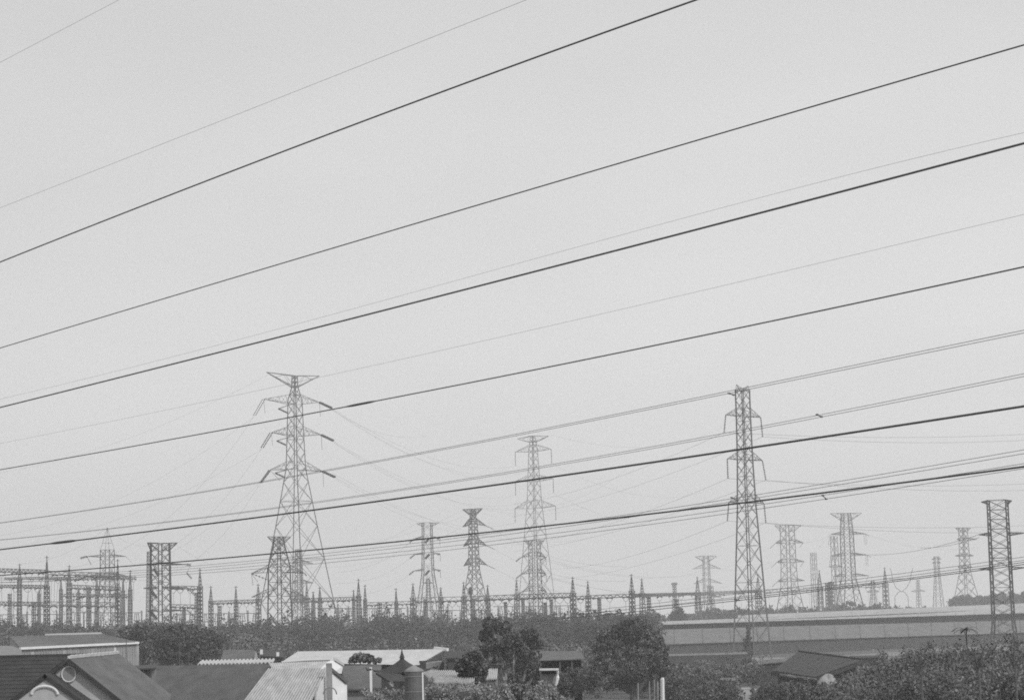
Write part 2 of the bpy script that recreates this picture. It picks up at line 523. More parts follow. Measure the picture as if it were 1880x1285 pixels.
# --- pale tall pylon in the middle
T3, tips3, s3, C3 = pylon('lattice_pylon', 'pale tall distant pylon with pairs of insulators hanging straight down from square ended arms',
    978, 800, 850, [(800, 4), (826, 8), (880, 11), (930, 14), (983, 20), (1086, 31), (1130, 36)], -40,
    [(803, 800, 812, 28, 29), (827, 816, 829, 33, 33), (881, 872, 884, 34, 35), (931, 918, 933, 36, 38)], 0.2, 0.09, 1.1, False, 'steel')
b3 = strings(T3, tips3, s3, [(l_, s_, 0, 26, 0, .2, 9, 0) for l_ in (1, 2, 3) for s_ in (-1, 1)])
# --- others
T4, tips4, s4, _ = pylon('lattice_pylon', 'dark stocky pylon standing before the lower legs of the pale tall one',
    981, 992, 520, [(992, 11), (1035, 11), (1095, 12), (1140, 13)], 24,
    [(992, 992, 1000, 19, 17), (1023, 1013, 1020, 26, 20), (1054, 1043, 1051, 26, 20), (1086, 1075, 1083, 26, 20)], 0.14, 0.07, 0.75, False, 'steel')
b4 = strings(T4, tips4, s4, [(l_, -1, -9, 7, 0, .25, 6, 0) for l_ in (1, 2, 3)] + [(l_, 1, -8, 4, 0, .25, 5, 0) for l_ in (1, 2, 3)] + [(l_, 1, 1, 14, 0, .1, 5, 0) for l_ in (1, 2, 3)])
T5, tips5, s5, _ = pylon('lattice_pylon', 'pale pylon with a funnel shaped head and three dense drooping arms',
    868, 934, 680, [(934, 4), (945, 5), (965, 8), (1000, 9), (1045, 10), (1070, 15), (1100, 21), (1130, 26)], -28,
    [(934, 934, 946, 19, 18), (966, 951, 962, 19, 24), (1002, 988, 998, 19, 24), (1038, 1024, 1034, 19, 24)], 0.19, 0.16, 1.0, False, 'steel', dense_head=True)
b5 = strings(T5, tips5, s5, [(l_, 1, 14, 7, 0, .2, 5, 0) for l_ in (1, 2, 3)])
T6, tips6, s6, C6 = pylon('lattice_pylon', 'four legged pylon with a flat topped head and thin arms carrying short thick insulators',
    784, 959, 640, [(959, 9), (1000, 9.5), (1052, 11), (1090, 17), (1130, 24)], -10,
    [(960, 960, 966, 20, 22), (988, 984, 988, 24, 23), (1017, 1014, 1017, 24, 23), (1047, 1044, 1047, 26, 23)], 0.17, 0.07, 1.1, False, 'steel')
b6 = strings(T6, tips6, s6, [(l_, -1, -9, 7, 0, .36, 5, 0) for l_ in (1, 2, 3)] + [(l_, 1, -5, 2, 0, .36, 4, 0) for l_ in (1, 2, 3)] + [(l_, 1, 0, 14, 0, .1, 4, 0) for l_ in (1, 2, 3)])
for r_ in (988, 1017, 1047):
    insulator(T6, P(788, r_, 638), P(781, r_ + 8, 636), .36, 5)
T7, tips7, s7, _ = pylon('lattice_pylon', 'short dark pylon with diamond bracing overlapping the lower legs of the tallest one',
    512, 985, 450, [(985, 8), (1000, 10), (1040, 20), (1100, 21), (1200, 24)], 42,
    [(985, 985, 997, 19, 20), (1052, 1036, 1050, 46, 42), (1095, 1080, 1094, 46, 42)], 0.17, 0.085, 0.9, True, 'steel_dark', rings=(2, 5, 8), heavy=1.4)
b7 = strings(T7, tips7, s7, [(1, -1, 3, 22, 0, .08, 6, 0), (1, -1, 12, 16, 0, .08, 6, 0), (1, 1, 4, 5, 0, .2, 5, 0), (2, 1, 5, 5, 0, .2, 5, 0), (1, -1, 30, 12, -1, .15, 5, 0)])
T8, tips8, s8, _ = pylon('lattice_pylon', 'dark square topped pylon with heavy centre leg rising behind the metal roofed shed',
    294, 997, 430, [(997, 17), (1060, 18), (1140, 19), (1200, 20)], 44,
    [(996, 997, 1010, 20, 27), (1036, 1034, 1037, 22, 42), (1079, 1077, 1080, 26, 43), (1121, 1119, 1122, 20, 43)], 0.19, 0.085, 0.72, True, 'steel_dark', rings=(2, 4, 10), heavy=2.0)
b8 = strings(T8, tips8, s8, [(1, 1, 8, 1, 0, .28, 4, 0), (2, 1, 14, 14, 0, .25, 6, 0), (3, 1, 14, 12, 0, .25, 6, 0)])
insulator(T8, P(343, 1051, 430), P(352, 1062, 430), .25, 6)
mb = MB(); mb.tube([b8[(1, 1)][0], P(343, 1051, 430)], .04, 4); mb.build('jumper', M['cable'], T8)
for (x0, y0) in ((282, 1044), (279, 1085), (279, 1124)):
    insulator(T8, P(x0, y0, 426), P(x0 + 9, y0 + 12, 425), .28, 6)
T9, tips9, s9, _ = pylon('lattice_pylon', 'pylon with a tall pointed spire in the crowd of gantries above the metal shed',
    197, 1009, 500, [(1009, 13), (1056, 13.5), (1090, 15), (1140, 24)], 40,
    [(1021, 1018, 1022, 32, 29), (1056, 1053, 1057, 30, 29), (1093, 1090, 1094, 34, 26)], 0.15, 0.07, 0.8, False, 'steel',
    top_peaks=((968, 1009, 0),))
b9 = strings(T9, tips9, s9, [(0, -1, 8, 16, 0, .12, 5, 0), (1, 1, 14, 12, 0, .1, 5, 0), (1, -1, -26, 10, 0, .26, 5, 0), (2, -1, -24, 8, 0, .26, 5, 0), (2, 1, 12, 10, 0, .1, 5, 0), (0, -1, -12, 3, 0, .3, 5, 0), (1, -1, -12, 5, 0, .3, 5, 0), (2, -1, -12, 3, 0, .3, 5, 0), (0, 1, 14, 14, 0, .05, 4, 0)])
T10, _, _, _ = pylon('lattice_pylon', 'small faint pylon with a wide dish shaped head seen beside the tall dark one',
    1296, 1020, 1300, [(1020, 5), (1035, 6), (1100, 7), (1128, 13)], 12,
    [(1021, 1020, 1030, 20, 20), (1044, 1035, 1042, 26, 27), (1071, 1062, 1068, 25, 28), (1097, 1089, 1095, 24, 26)], 0.24, 0.16, 1.0, False, 'steel')
T11, tips11, s11, _ = pylon('lattice_pylon', 'four column pylon with pale bent insulators just beyond the tall dark pylon',
    1445, 964, 860, [(964, 12.5), (1030, 13), (1075, 15), (1125, 25)], 26,
    [(964, 964, 975, 24, 28), (996, 990, 997, 23, 30), (1031, 1026, 1032, 22, 30), (1066, 1062, 1067, 22, 30)], 0.24, 0.11, 0.85, False, 'steel')
b11 = strings(T11, tips11, s11, [(l_, -1, -11, 10, 0, .16, 5, 0) for l_ in (1, 2, 3)] + [(l_, -1, 6, 4, 0, .16, 4, 0) for l_ in (1, 2, 3)] + [(l_, 1, -7, 9, 0, .16, 4, 0) for l_ in (1, 2)])
T12, tips12, s12, _ = pylon('lattice_pylon', 'pylon with a V shaped flat head and looped double insulators between two substation masts',
    1553, 942, 860, [(942, 8), (955, 9), (980, 11), (1060, 12), (1125, 25)], 14,
    [(942, 942, 955, 30, 30), (980, 976, 981, 30, 34), (1019, 1015, 1020, 30, 36), (1057, 1053, 1058, 28, 38)], 0.30, 0.13, 0.8, False, 'steel')
b12 = strings(T12, tips12, s12, [(1, -1, -4, 20, 0, .12, 6, .35), (2, -1, -4, 20, 0, .12, 6, .35), (1, 1, 2, 20, 0, .12, 6, .35), (2, 1, 0, 20, 0, .12, 6, .35),
                                (1, 1, 8, 4, 0, .2, 4, 0), (2, 1, 8, 4, 0, .2, 4, 0), (3, 1, -6, 14, 0, .12, 4, 0), (1, -1, -26, 26, 0, .03, 3, 0), (2, -1, -42, 26, 0, .03, 3, 0)])
T13, tips13, s13, _ = pylon('lattice_pylon', 'faint spread legged pylon over the dark grove beside the broad flat topped tower',
    1768, 969, 960, [(969, 8), (1000, 8.5), (1050, 10), (1095, 21), (1112, 25)], 40,
    [(969, 969, 975, 17, 17), (990, 987, 991, 14, 30), (1020, 1017, 1021, 20, 20), (1041, 1038, 1042, 15, 15)], 0.24, 0.13, 0.9, False, 'steel')
T14, tips14, s14, C14 = pylon('lattice_pylon', 'broad dark flat topped tower of dense lattice at the edge beside the sheds',
    1831, 918, 400, [(918, 21.5), (960, 21.5), (1100, 22.5), (1145, 23), (1175, 28)], -20,
    [(920, 919, 925, 27, 24), (980, 978, 983, 34, 42), (1043, 1041, 1046, 36, 42)], 0.2, 0.09, 0.52, True, 'steel_dark', rings=(1, 2, 3, 5, 6, 9, 12, 15))
T15, _, _, _ = pylon('lattice_pylon', 'slim faint pylon without long arms between the pale sheds roof and the sky',
    1719, 1021, 1100, [(1021, 4), (1060, 5), (1113, 9)], 10, [(1026, 1024, 1027, 9, 9), (1033, 1031, 1034, 8, 8)], 0.2, 0.1, 1.1, False, 'steel')
T16, _, _, _ = pylon('lattice_pylon', 'tiny faint mast pylon with one short pair of arms next to the goblet shaped pylon',
    1685, 1064, 1400, [(1064, 2.5), (1080, 3), (1114, 5)], 30, [(1085, 1082, 1086, 14, 14)], 0.22, 0.14, 1.1, False, 'steel')
T18, _, _, _ = pylon('lattice_pylon', 'tall faint twin pole mast behind the arms of the V headed pylon',
    1493, 1014, 1150, [(1014, 5), (1060, 5.5), (1115, 6.5)], 20, [], 0.22, 0.08, 2.2, False, 'steel')
T19, _, _, _ = pylon('lattice_pylon', 'slender faint mast rising close beside the V headed pylon',
    1531, 984, 900, [(984, 6), (1060, 7), (1118, 9)], 30, [(1040, 1037, 1041, 12, 12)], 0.2, 0.07, 1.8, False, 'steel')
T20, _, _, _ = pylon('lattice_pylon', 'very faint short mast peeping over the gantry beam between two spiked masts',
    1238, 1069, 1000, [(1069, 3.5), (1084, 3), (1125, 5)], 30, [(1071, 1070, 1074, 6, 6)], 0.2, 0.12, 1.0, False, 'steel')
T21, _, _, _ = pylon('lattice_pylon', 'narrow grey lattice column close beside the dark square topped pylon',
    274, 1012, 560, [(1012, 4), (1060, 5), (1150, 7)], 30, [], 0.13, 0.07, 0.9, False, 'steel')
T22, _, _, _ = pylon('lattice_pylon', 'faint short lattice pylon just beyond the V headed pylon legs',
    1602, 1066, 1100, [(1066, 3), (1090, 4), (1115, 7)], 15, [(1073, 1070, 1074, 12, 12), (1086, 1083, 1087, 12, 12)], 0.2, 0.12, 1.0, False, 'steel')
T23, _, _, _ = pylon('lattice_pylon', 'faint pylon hidden behind the pale far pylon and the gantry beam',
    1304, 1075, 1000, [(1075, 5), (1100, 6), (1128, 9)], 30, [], 0.2, 0.12, 0.9, False, 'steel')
T24, _, _, _ = pylon('lattice_pylon', 'faint narrow pylon showing through the splayed legs of the flat topped four legged one',
    786, 1062, 850, [(1062, 3), (1090, 4), (1128, 9)], 20, [(1070, 1068, 1071, 8, 8)], 0.18, 0.1, 1.0, False, 'steel')
T25, _, _, _ = pylon('lattice_pylon', 'grey pylon half hidden behind the right hand legs of the tallest one',
    548, 1008, 700, [(1008, 6), (1040, 7), (1100, 8), (1130, 12)], 35,
    [(1034, 1028, 1034, 12, 24), (1070, 1064, 1070, 12, 24), (1100, 1096, 1102, 12, 20)], 0.16, 0.1, 0.8, False, 'steel')
T25['label'] = 'grey pylon half hidden among the lower legs of the tallest one'

# goblet ("cat head") pylon, far away
D_ = 1600
a_ = P(1655, 1112, D_)
t = thing('goblet_pylon', 'faint far goblet shaped pylon with two upswept arms and a narrow waist', 'pylon', (a_.x, D_, 0), 'lattice pylons')
for sx in (-1, 1):
    mb = MB()
    pts = [P(1655 + sx * 13, 1112, D_), P(1655 + sx * 12, 1095, D_), P(1655 + sx * 6, 1087, D_), P(1655 + sx * 2, 1085, D_)]
    pts[0].z = 0
    mb.tube(pts, .28, 5); mb.build('leg', M['steel'], t)
    mb = MB()
    mb.tube([P(1655, 1086, D_), P(1655 + sx * 10, 1078, D_), P(1655 + sx * 16, 1066, D_), P(1655 + sx * 18, 1052, D_), P(1655 + sx * 21, 1042, D_)], .26, 5)
    mb.build('upswept_arm', M['steel'], t)
mb = MB(); mb.bar(P(1632, 1063, D_), P(1678, 1061, D_), .25); mb.build('cross_beam', M['steel'], t)

# ------------------------------------------------------------------ substation masts and gantry beams
def mast(px, py_top, py_body, half, D, label, mk='steel', spire=True):
    s = D / F; kb = D / 620
    top = P(px, py_top, D)
    t = thing('substation_mast', label, 'mast', (top.x, D, 0), 'substation masts')
    O = Vector((top.x, D, 0)); zb = ZR(px, py_body, D); h = half * s * 0.72
    mb = MB(); nL = max(int(zb / (2.2 * h)), 4)
    cor = [(1, 1), (-1, 1), (-1, -1), (1, -1)]
    R = Matrix.Rotation(0.5 + (px % 7) * 0.1, 3, 'Z')
    def C(z, i, j, w=1.0): return O + R @ Vector((i * h * w, j * h * w, 0)) + Vector((0, 0, z))
    for c in cor: mb.bar(C(0, *c, 1.25), C(zb, *c), 0.09 * kb)
    for q in range(nL):
        z0, z1 = zb * q / nL, zb * (q + 1) / nL
        w0, w1 = 1.25 - .25 * q / nL, 1.25 - .25 * (q + 1) / nL
        for e in range(4):
            a, b = cor[e], cor[(e + 1) % 4]
            mb.bar(C(z0, *a, w0), C(z1, *b, w1), 0.055 * kb); mb.bar(C(z0, *b, w0), C(z1, *a, w1), 0.055 * kb)
    for e in range(4): mb.bar(C(zb, *cor[e], 1.25), C(zb, *cor[(e + 1) % 4], 1.25), 0.09 * kb)
    mb.build('lattice_column', M[mk], t)
    if spire:
        mb = MB(); zt = top.z; zm = zb + (zt - zb) * .8
        for c in cor: mb.bar(C(zb, *c, .8), C(zm, *c, .18), 0.06 * kb)
        for q in range(4):
            za, zc = zb + (zm - zb) * q / 4, zb + (zm - zb) * (q + 1) / 4
            wa, wc = .8 - .62 * q / 4, .8 - .62 * (q + 1) / 4
            for e in range(4): mb.bar(C(za, *cor[e], wa), C(zc, *cor[(e + 1) % 4], wc), 0.04 * kb)
        mb.bar(O + Vector((0, 0, zm - .3)), O + Vector((0, 0, zt)), 0.11 * kb)
        mb.bar(O + Vector((-.45, 0, zt - .35)), O + Vector((.45, 0, zt - .35)), 0.07 * kb)
        mb.build('lightning_spire', M[mk], t)
    return t

masts = [
 (18, 1088, 1090, 3, 640, 'short pale column first from the photo edge in the back row of the yard'),
 (72, 1082, 1090, 2.5, 640, 'short pale column just before the thick dark mast in the back row'),
 (112, 1062, 1082, 3, 620, 'pale back row mast between the thick dark mast and its spiked neighbour'),
 (144, 1080, 1088, 3, 630, 'pale back row column beside the flat topped column'),
 (178, 1060, 1080, 3, 620, 'pale back row mast showing through the spired pylon legs'),
 (226, 1058, 1084, 3, 620, 'pale back row mast between the spired pylon and the slim free mast'),
 (36, 1034, 1062, 4, 560, 'first thin spiked mast beside the photo edge among the crossing beams'),
 (86, 1020, 1076, 5, 480, 'thick dark mast with the longest spike in the crowded yard end'),
 (127, 1037, 1070, 4.5, 540, 'spiked mast between the thick dark one and the spired pylon'),
 (62, 1104, 1106, 3.2, 600, 'short squat column under the beam beside the thick dark mast'),
 (163, 1075, 1078, 3.5, 560, 'flat topped column crowded against the spired pylon'),
 (216, 1026, 1078, 4.5, 500, 'dark spiked mast touching the far side of the spired pylon'),
 (239, 1046, 1082, 3.5, 540, 'pale slim mast standing free between two pylons near the metal shed'),
 (367, 1043, 1077, 4.5, 480, 'spiked mast at the end of the beams beyond the square topped pylon'),
 (361, 1086, 1088, 3.2, 600, 'pale column tucked against the free end mast of the beams'),
 (338, 1112, 1114, 2.5, 600, 'stubby column under the lowest insulator of the square topped pylon'),
 (387, 1075, 1103, 4, 560, 'small spiked mast starting the low beam over the bushes'),
 (403, 1110, 1112, 3, 620, 'stumpy column below the low beam over the bushes'),
 (433, 1075, 1104, 3.5, 560, 'small spiked mast halfway along the low beam'),
 (474, 1071, 1099, 4.5, 540, 'mast ending the low beam beside the arms of the short dark pylon'),
 (563, 1067, 1097, 3.5, 600, 'slim mast just inside the splayed leg of the tallest pylon'),
 (575, 1085, 1102, 3, 640, 'little mast behind the splayed leg of the tallest pylon'),
 (587, 1077, 1098, 3.5, 600, 'mast crossed by the outer leg of the tallest pylon'),
 (649, 1082, 1100, 2.5, 560, 'smaller partner hard against the twin masts beyond the tallest pylon'),
 (658, 1062, 1094, 4, 540, 'taller partner of the twin masts beyond the tallest pylon'),
 (670, 1073, 1101, 3.2, 560, 'outer mast of the cluster of three beyond the tallest pylon'),
 (697, 1105, 1107, 3.5, 560, 'short flat column under the beam after the cluster of three'),
 (727, 1079, 1106, 3, 560, 'lone thin spiked mast on the beam before the flat topped four legged pylon'),
 (758, 1070, 1097, 5, 540, 'mast carrying the beam at one foot of the flat topped four legged pylon'),
 (809, 1077, 1098, 4, 540, 'mast carrying the beam at the other foot of the flat topped four legged pylon'),
 (781, 1098, 1100, 3.2, 560, 'stub column between the feet of the flat topped four legged pylon'),
 (851, 1067, 1096, 4.5, 530, 'mast beside the near foot of the funnel headed pylon'),
 (868, 1097, 1099, 3.5, 530, 'dark stub column under the centre of the funnel headed pylon'),
 (895, 1073, 1098, 4, 530, 'mast beside the far foot of the funnel headed pylon'),
 (928, 1103, 1105, 2.5, 560, 'thin short column above the dark broadleaf tree'),
 (948, 1063, 1091, 4.5, 520, 'mast at the arm tips of the stocky pylon above the dark tree'),
 (960, 1097, 1099, 2.5, 560, 'thin column between the mast and the stocky pylon legs'),
 (1001, 1104, 1106, 2.5, 560, 'shorter of two thin columns just beyond the stocky pylon'),
 (1012, 1098, 1100, 2.5, 560, 'taller of two thin columns just beyond the stocky pylon'),
 (1051, 1058, 1089, 5, 500, 'dark tall mast ending the beam beyond the stocky pylon'),
 (1079, 1066, 1094, 4.5, 520, 'second spiked mast of the pair standing in open sky'),
 (1100, 1097, 1099, 2.8, 540, 'small column after the pair of masts in open sky'),
 (1159, 1053, 1085, 5, 500, 'tallest spiked mast above the round bushy tree'),
 (1178, 1061, 1089, 4.5, 510, 'mast close behind the tallest one above the round bushy tree'),
 (1191, 1093, 1095, 3.2, 540, 'small column at the shoulder of the round bushy tree'),
 (1242, 1098, 1100, 3.5, 690, 'flat headed column on a dark bush under the beam'),
 (1280, 1058, 1087, 5, 690, 'spiked mast in front of the small faint dish headed pylon'),
 (1391, 1054, 1083, 5.5, 850, 'mast seen through the frame of the tall dark pylon'),
 (1504, 1046, 1077, 5, 850, 'spiked mast before the V headed pylon on its nearer side'),
 (1519, 1066, 1070, 4, 850, 'dark narrower column of the pair under the V headed pylon arm'),
 (1526, 1064, 1068, 4.5, 850, 'dark broader column of the pair under the V headed pylon arm'),
 (1624, 1041, 1072, 5, 850, 'last spiked mast on the beam beyond the V headed pylon'),
]
for (x, yt, yb, h, D, lab) in masts:
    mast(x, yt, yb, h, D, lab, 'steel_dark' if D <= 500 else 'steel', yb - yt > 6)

def beam(p0, p1, D0, D1, dep, label, ins=0, seed=1):
    a, b = P(*p0, D0), P(*p1, D1)
    h = dep * (D0 + D1) / 2 / F
    t = thing('gantry_beam', label, 'gantry beam', tuple(a.lerp(b, .5)), 'substation gantry beams')
    d = (b - a).normalized(); w = Vector((-d.y, d.x, 0)).normalized() * h * .5
    dn = Vector((0, 0, -h))
    L = (b - a).length; n = max(int(L / (h * 1.3)), 3)
    mb = MB(); mb.bar(a + w, b + w, .07); mb.bar(a - w, b - w, .07); mb.bar(a + w, a - w, .06); mb.bar(b + w, b - w, .06)
    mb.build('top_chord', M['steel'], t)
    mb = MB(); mb.bar(a + w + dn, b + w + dn, .09); mb.bar(a - w + dn, b - w + dn, .09); mb.bar(a + w + dn, a - w + dn, .06); mb.bar(b + w + dn, b - w + dn, .06)
    mb.build('bottom_chord', M['steel'], t)
    mb = MB()
    zigzag_stuff(mb, a + w, b + w, a + w + dn, b + w + dn, n, .045)
    zigzag_stuff(mb, a - w, b - w, a - w + dn, b - w + dn, n, .045)
    zigzag_stuff(mb, a + w + dn, b + w + dn, a - w + dn, b - w + dn, n, .045)
    mb.build('bracing', M['steel'], t, kind='stuff')
    r = random.Random(seed)
    for i in range(ins):
        u = (i + .5 + r.uniform(-.2, .2)) / ins
        q = a.lerp(b, u) + dn
        sg = r.choice((-1, 1))
        e1 = q + Vector((sg * h * r.uniform(.9, 1.5), -h * .8, -h * r.uniform(.3, .6)))
        insulator(t, q, e1, .17, 6)
        e2 = q + Vector((-sg * h * 1.1, h * .8, -h * .4))
        insulator(t, q, e2, .15, 6)
        if r.random() < .9:
            mm = MB(); mid = q + Vector((0, 0, -h * 1.6))
            mm.tube([e1, e1.lerp(mid, .6) - Vector((0, 0, h * .3)), mid, e2.lerp(mid, .6) - Vector((0, 0, h * .3)), e2], .045, 4)
            dr = Vector((mid.x + r.uniform(-.5, .5), mid.y, max(mid.z - r.uniform(4, 9), .5)))
            mm.tube([mid, dr], .035, 4)
            mm.build('jumper', M['cable'], t)
    return t
beams = [
 ((100, 1060), (250, 1058), 545, 545, 4, 'tangled upper strain beam just under the topmost one by the spired pylon', 9),
 ((110, 1090), (240, 1091), 545, 545, 4, 'tangled strain beam between the middle and lowest beams by the spired pylon', 8),
 ((8, 1060), (127, 1059), 545, 545, 3, 'thin strain beam between the topmost and middle beams near the photo edge', 6),
 ((-12, 1043), (86, 1046), 520, 500, 6, 'topmost beam running in from the photo edge to the thick dark mast', 4),
 ((-12, 1073), (86, 1074), 520, 500, 5, 'middle beam between the photo edge and the thick dark mast', 4),
 ((-12, 1104), (86, 1105), 520, 500, 6, 'lowest beam between the photo edge and the thick dark mast', 5),
 ((90, 1048), (216, 1052), 500, 510, 6, 'topmost beam from the thick dark mast to the spired pylon', 6),
 ((127, 1073), (216, 1077), 530, 520, 6, 'middle beam behind the spired pylon, cluttered with insulators', 6),
 ((90, 1104), (216, 1106), 500, 510, 7, 'lowest beam from the thick dark mast to the spired pylon', 7),
 ((163, 1056), (240, 1058), 560, 560, 4, 'thin beam ending at the pale slim free standing mast', 3),
 ((313, 1075), (367, 1076), 470, 470, 5, 'upper beam reaching out from the square topped pylon to its end mast', 4),
 ((313, 1109), (367, 1110), 470, 470, 5, 'lower beam reaching out from the square topped pylon to its end mast', 4),
 ((385, 1103), (475, 1100), 555, 545, 5, 'low beam over the bushes between three small spiked masts', 6),
 ((535, 1099), (662, 1095), 580, 560, 6, 'beam passing between the splayed legs of the tallest pylon', 8),
 ((668, 1106), (759, 1103), 560, 560, 5, 'low thin beam between the cluster of three masts and the four legged pylon', 5),
 ((757, 1097), (852, 1095), 540, 540, 7, 'beam crossing the feet of the flat topped four legged pylon', 7),
 ((852, 1095), (949, 1091), 535, 525, 7, 'beam crossing the feet of the funnel headed pylon', 7),
 ((949, 1091), (1052, 1088), 520, 505, 7, 'beam crossing the stocky pylon up to the dark tall mast', 7),
 ((1056, 1094), (1159, 1090), 510, 505, 5, 'thin beam between the open sky masts and the tallest spiked mast', 4),
 ((1163, 1090), (1281, 1087), 505, 690, 5, 'beam running over the round bushy tree to the faint dish headed pylon', 5),
 ((1284, 1087), (1391, 1082), 690, 850, 5, 'beam passing behind the tall dark pylon', 4),
 ((1395, 1082), (1504, 1077), 850, 850, 5, 'beam passing behind the four column pylon', 4),
 ((1507, 1076), (1625, 1071), 850, 850, 5, 'last beam crossing the legs of the V headed pylon', 5),
]
for i, bm in enumerate(beams):
    beam(*bm[:6], ins=bm[6], seed=i + 3)

# bus supports: thin pedestal with insulator, small equipment in the yard
for i, (x, y) in enumerate([(50, 1122), (104, 1120), (154, 1124), (260, 1120), (324, 1124), (420, 1122), (455, 1120), (536, 1118), (620, 1108), (640, 1112), (748, 1112), (822, 1108), (884, 1118), (915, 1116), (1028, 1112)]):
    D = 540; p = P(x, y, D)
    nm = ['beside the photo edge', 'between the thick dark mast and its neighbour', 'under the spired pylon arm', 'before the pale slim mast', 'under the square topped pylon',
          'below the low beam midpoint', 'near the end of the low beam', 'inside the tallest pylon base', 'outside the tallest pylon base', 'before the cluster of three masts',
          'just before the four legged pylon', 'after the four legged pylon', 'under the funnel headed pylon', 'above the dark tree top', 'before the dark tall mast'][i]
    t = thing('bus_support', 'small post insulator on a pedestal ' + nm, 'post insulator', (p.x, D, 0), 'post insulators in the yard')
    mb = MB(); mb.bar((p.x, D, 0), (p.x, D, p.z - 2), .16); mb.build('pedestal', M['steel'], t)
    insulator(t, (p.x, D, p.z - 2), (p.x, D, p.z), .28, 6)
# rigid busbars on rows of post insulators
def busbar(x0, y0, x1, y1, D, n, label):
    a, b = P(x0, y0, D), P(x1, y1, D)
    t = thing('busbar', label, 'busbar', (a.x, D, 0), 'rigid busbars in the yard')
    mb = MB(); mb.tube([tuple(a), tuple(b)], .11, 6); mb.build('tube', M['steel'], t)
    for i in range(n):
        p = a.lerp(b, (i + .5) / n)
        mb = MB(); mb.bar((p.x, D, 0), (p.x, D, p.z - 2.2), .13); mb.bar((p.x - .9, D, p.z - 2.2), (p.x + .9, D, p.z - 2.2), .09); mb.build('stand', M['steel'], t)
        for dx in (-.7, 0, .7): insulator(t, (p.x + dx, D, p.z - 2.2), (p.x + dx * .6, D, p.z - .1), .2, 4)
busbar(-10, 1128, 120, 1127, 600, 6, 'low busbar row near the photo edge above the trees')
busbar(130, 1124, 262, 1124, 600, 6, 'low busbar row under the spired pylon')
busbar(318, 1127, 480, 1125, 600, 7, 'low busbar row between the square topped pylon and the short dark pylon')
busbar(560, 1116, 745, 1116, 600, 8, 'low busbar row beyond the tallest pylon')
busbar(745, 1121, 905, 1119, 600, 7, 'low busbar row under the two mid distance pylons')
busbar(905, 1113, 1060, 1111, 600, 6, 'low busbar row behind the stocky pylon')
# globe topped pole behind the funnel headed pylon
p = P(864, 1084, 560)
t = thing('globe_topped_pole', 'pole with a dark rounded head in front of the funnel headed pylon', 'pole', (p.x, 560, 0))
mb = MB(); mb.bar((p.x, 560, 0), (p.x, 560, p.z), .14); mb.build('pole', M['steel_dark'], t)
mb = MB(); mb.tube([(p.x, 560, p.z + dz) for dz in (-1, -.7, 0, .7, 1)], [.2, .5, .62, .5, .15], 8); mb.build('head', M['steel_dark'], t)

# ------------------------------------------------------------------ overhead wires
def dir_depth(y0):
    return lambda px: y0 * 0.995 / max((px - CX) / F + 0.7625, 0.2)
def pix_wire(name, label, pts, r, depth, m='cable', deg=2, x0=None, x1=None, n=46, group='overhead cables', cat='overhead cable', off=(0, 0)):
    xs = [p[0] for p in pts]; ys = [p[1] for p in pts]
    co = np.polyfit(xs, ys, min(deg, len(pts) - 1))
    a = x0 if x0 is not None else xs[0]; b = x1 if x1 is not None else xs[-1]
    W = [P(x + off[0], float(np.polyval(co, x)) + off[1], depth(x)) for x in np.linspace(a, b, n)]
    if (x1 or 0) >= 1900:      # the line really goes on, past the camera on one side and off across the fields on the other
        d = (W[-1] - W[-6]); d /= -d.y
        L = W[-1].y + 85
        W += [W[-1] + d * (L * k / 4) for k in range(1, 5)]
    if x0 is not None and x0 < 0:
        d = (W[0] - W[5]); d /= d.y
        W = [W[0] + d * (160 * k / 4) * (W[0].y / 60) + Vector((0, 0, max(0.0, 6 - (W[0] + d * (160 * k / 4) * (W[0].y / 60)).z))) for k in range(4, 0, -1)] + W
    return wire(name, label, W, r, m, cat, group), co
near = 30.0
NW = dict(x0=-500, x1=2400)
pix_wire('power_cable', 'topmost thick black cable crossing the upper sky to the top edge', [(10, 478), (300, 362), (520, 278), (700, 211), (940, 123), (1235, 15)], .0165, dir_depth(near), 'cable_dark', **NW)
pix_wire('power_cable', 'second heavy cable from the top, thinner, crossing the open sky', [(10, 633), (265, 562), (550, 478), (800, 397), (1095, 311), (1400, 222), (1870, 87)], .0118, dir_depth(near), 'cable_dark', **NW)
pix_wire('power_cable', 'third heavy cable from the top, with a faint thin wire just above it', [(10, 747), (250, 684), (480, 627), (700, 569), (900, 519), (1200, 445), (1400, 391), (1870, 265)], .0172, dir_depth(near), 'cable_dark', **NW)
_, coD = pix_wire('power_cable', 'fourth heavy cable passing the head of the tallest pylon, with a splice sleeve', [(10, 860), (250, 819), (480, 775), (650, 744), (690, 737), (950, 684), (1250, 624), (1400, 594), (1870, 492)], .0118, dir_depth(near), 'cable_dark', deg=3, **NW)
_, coE = pix_wire('power_cable', 'fifth heavy cable crossing the middle of the tall dark pylon', [(10, 1006), (145, 993), (340, 967), (560, 938), (760, 910), (960, 882), (1180, 852), (1380, 822), (1870, 747)], .0182, dir_depth(near), 'cable_dark', deg=3, **NW)
pix_wire('power_cable', 'lowest heavy cable running just over the substation masts', [(10, 1056), (200, 1041), (390, 1024), (560, 1010), (800, 988), (960, 971), (1200, 943), (1380, 920), (1640, 886), (1870, 859)], .0148, dir_depth(near), 'cable_dark', deg=3, **NW)
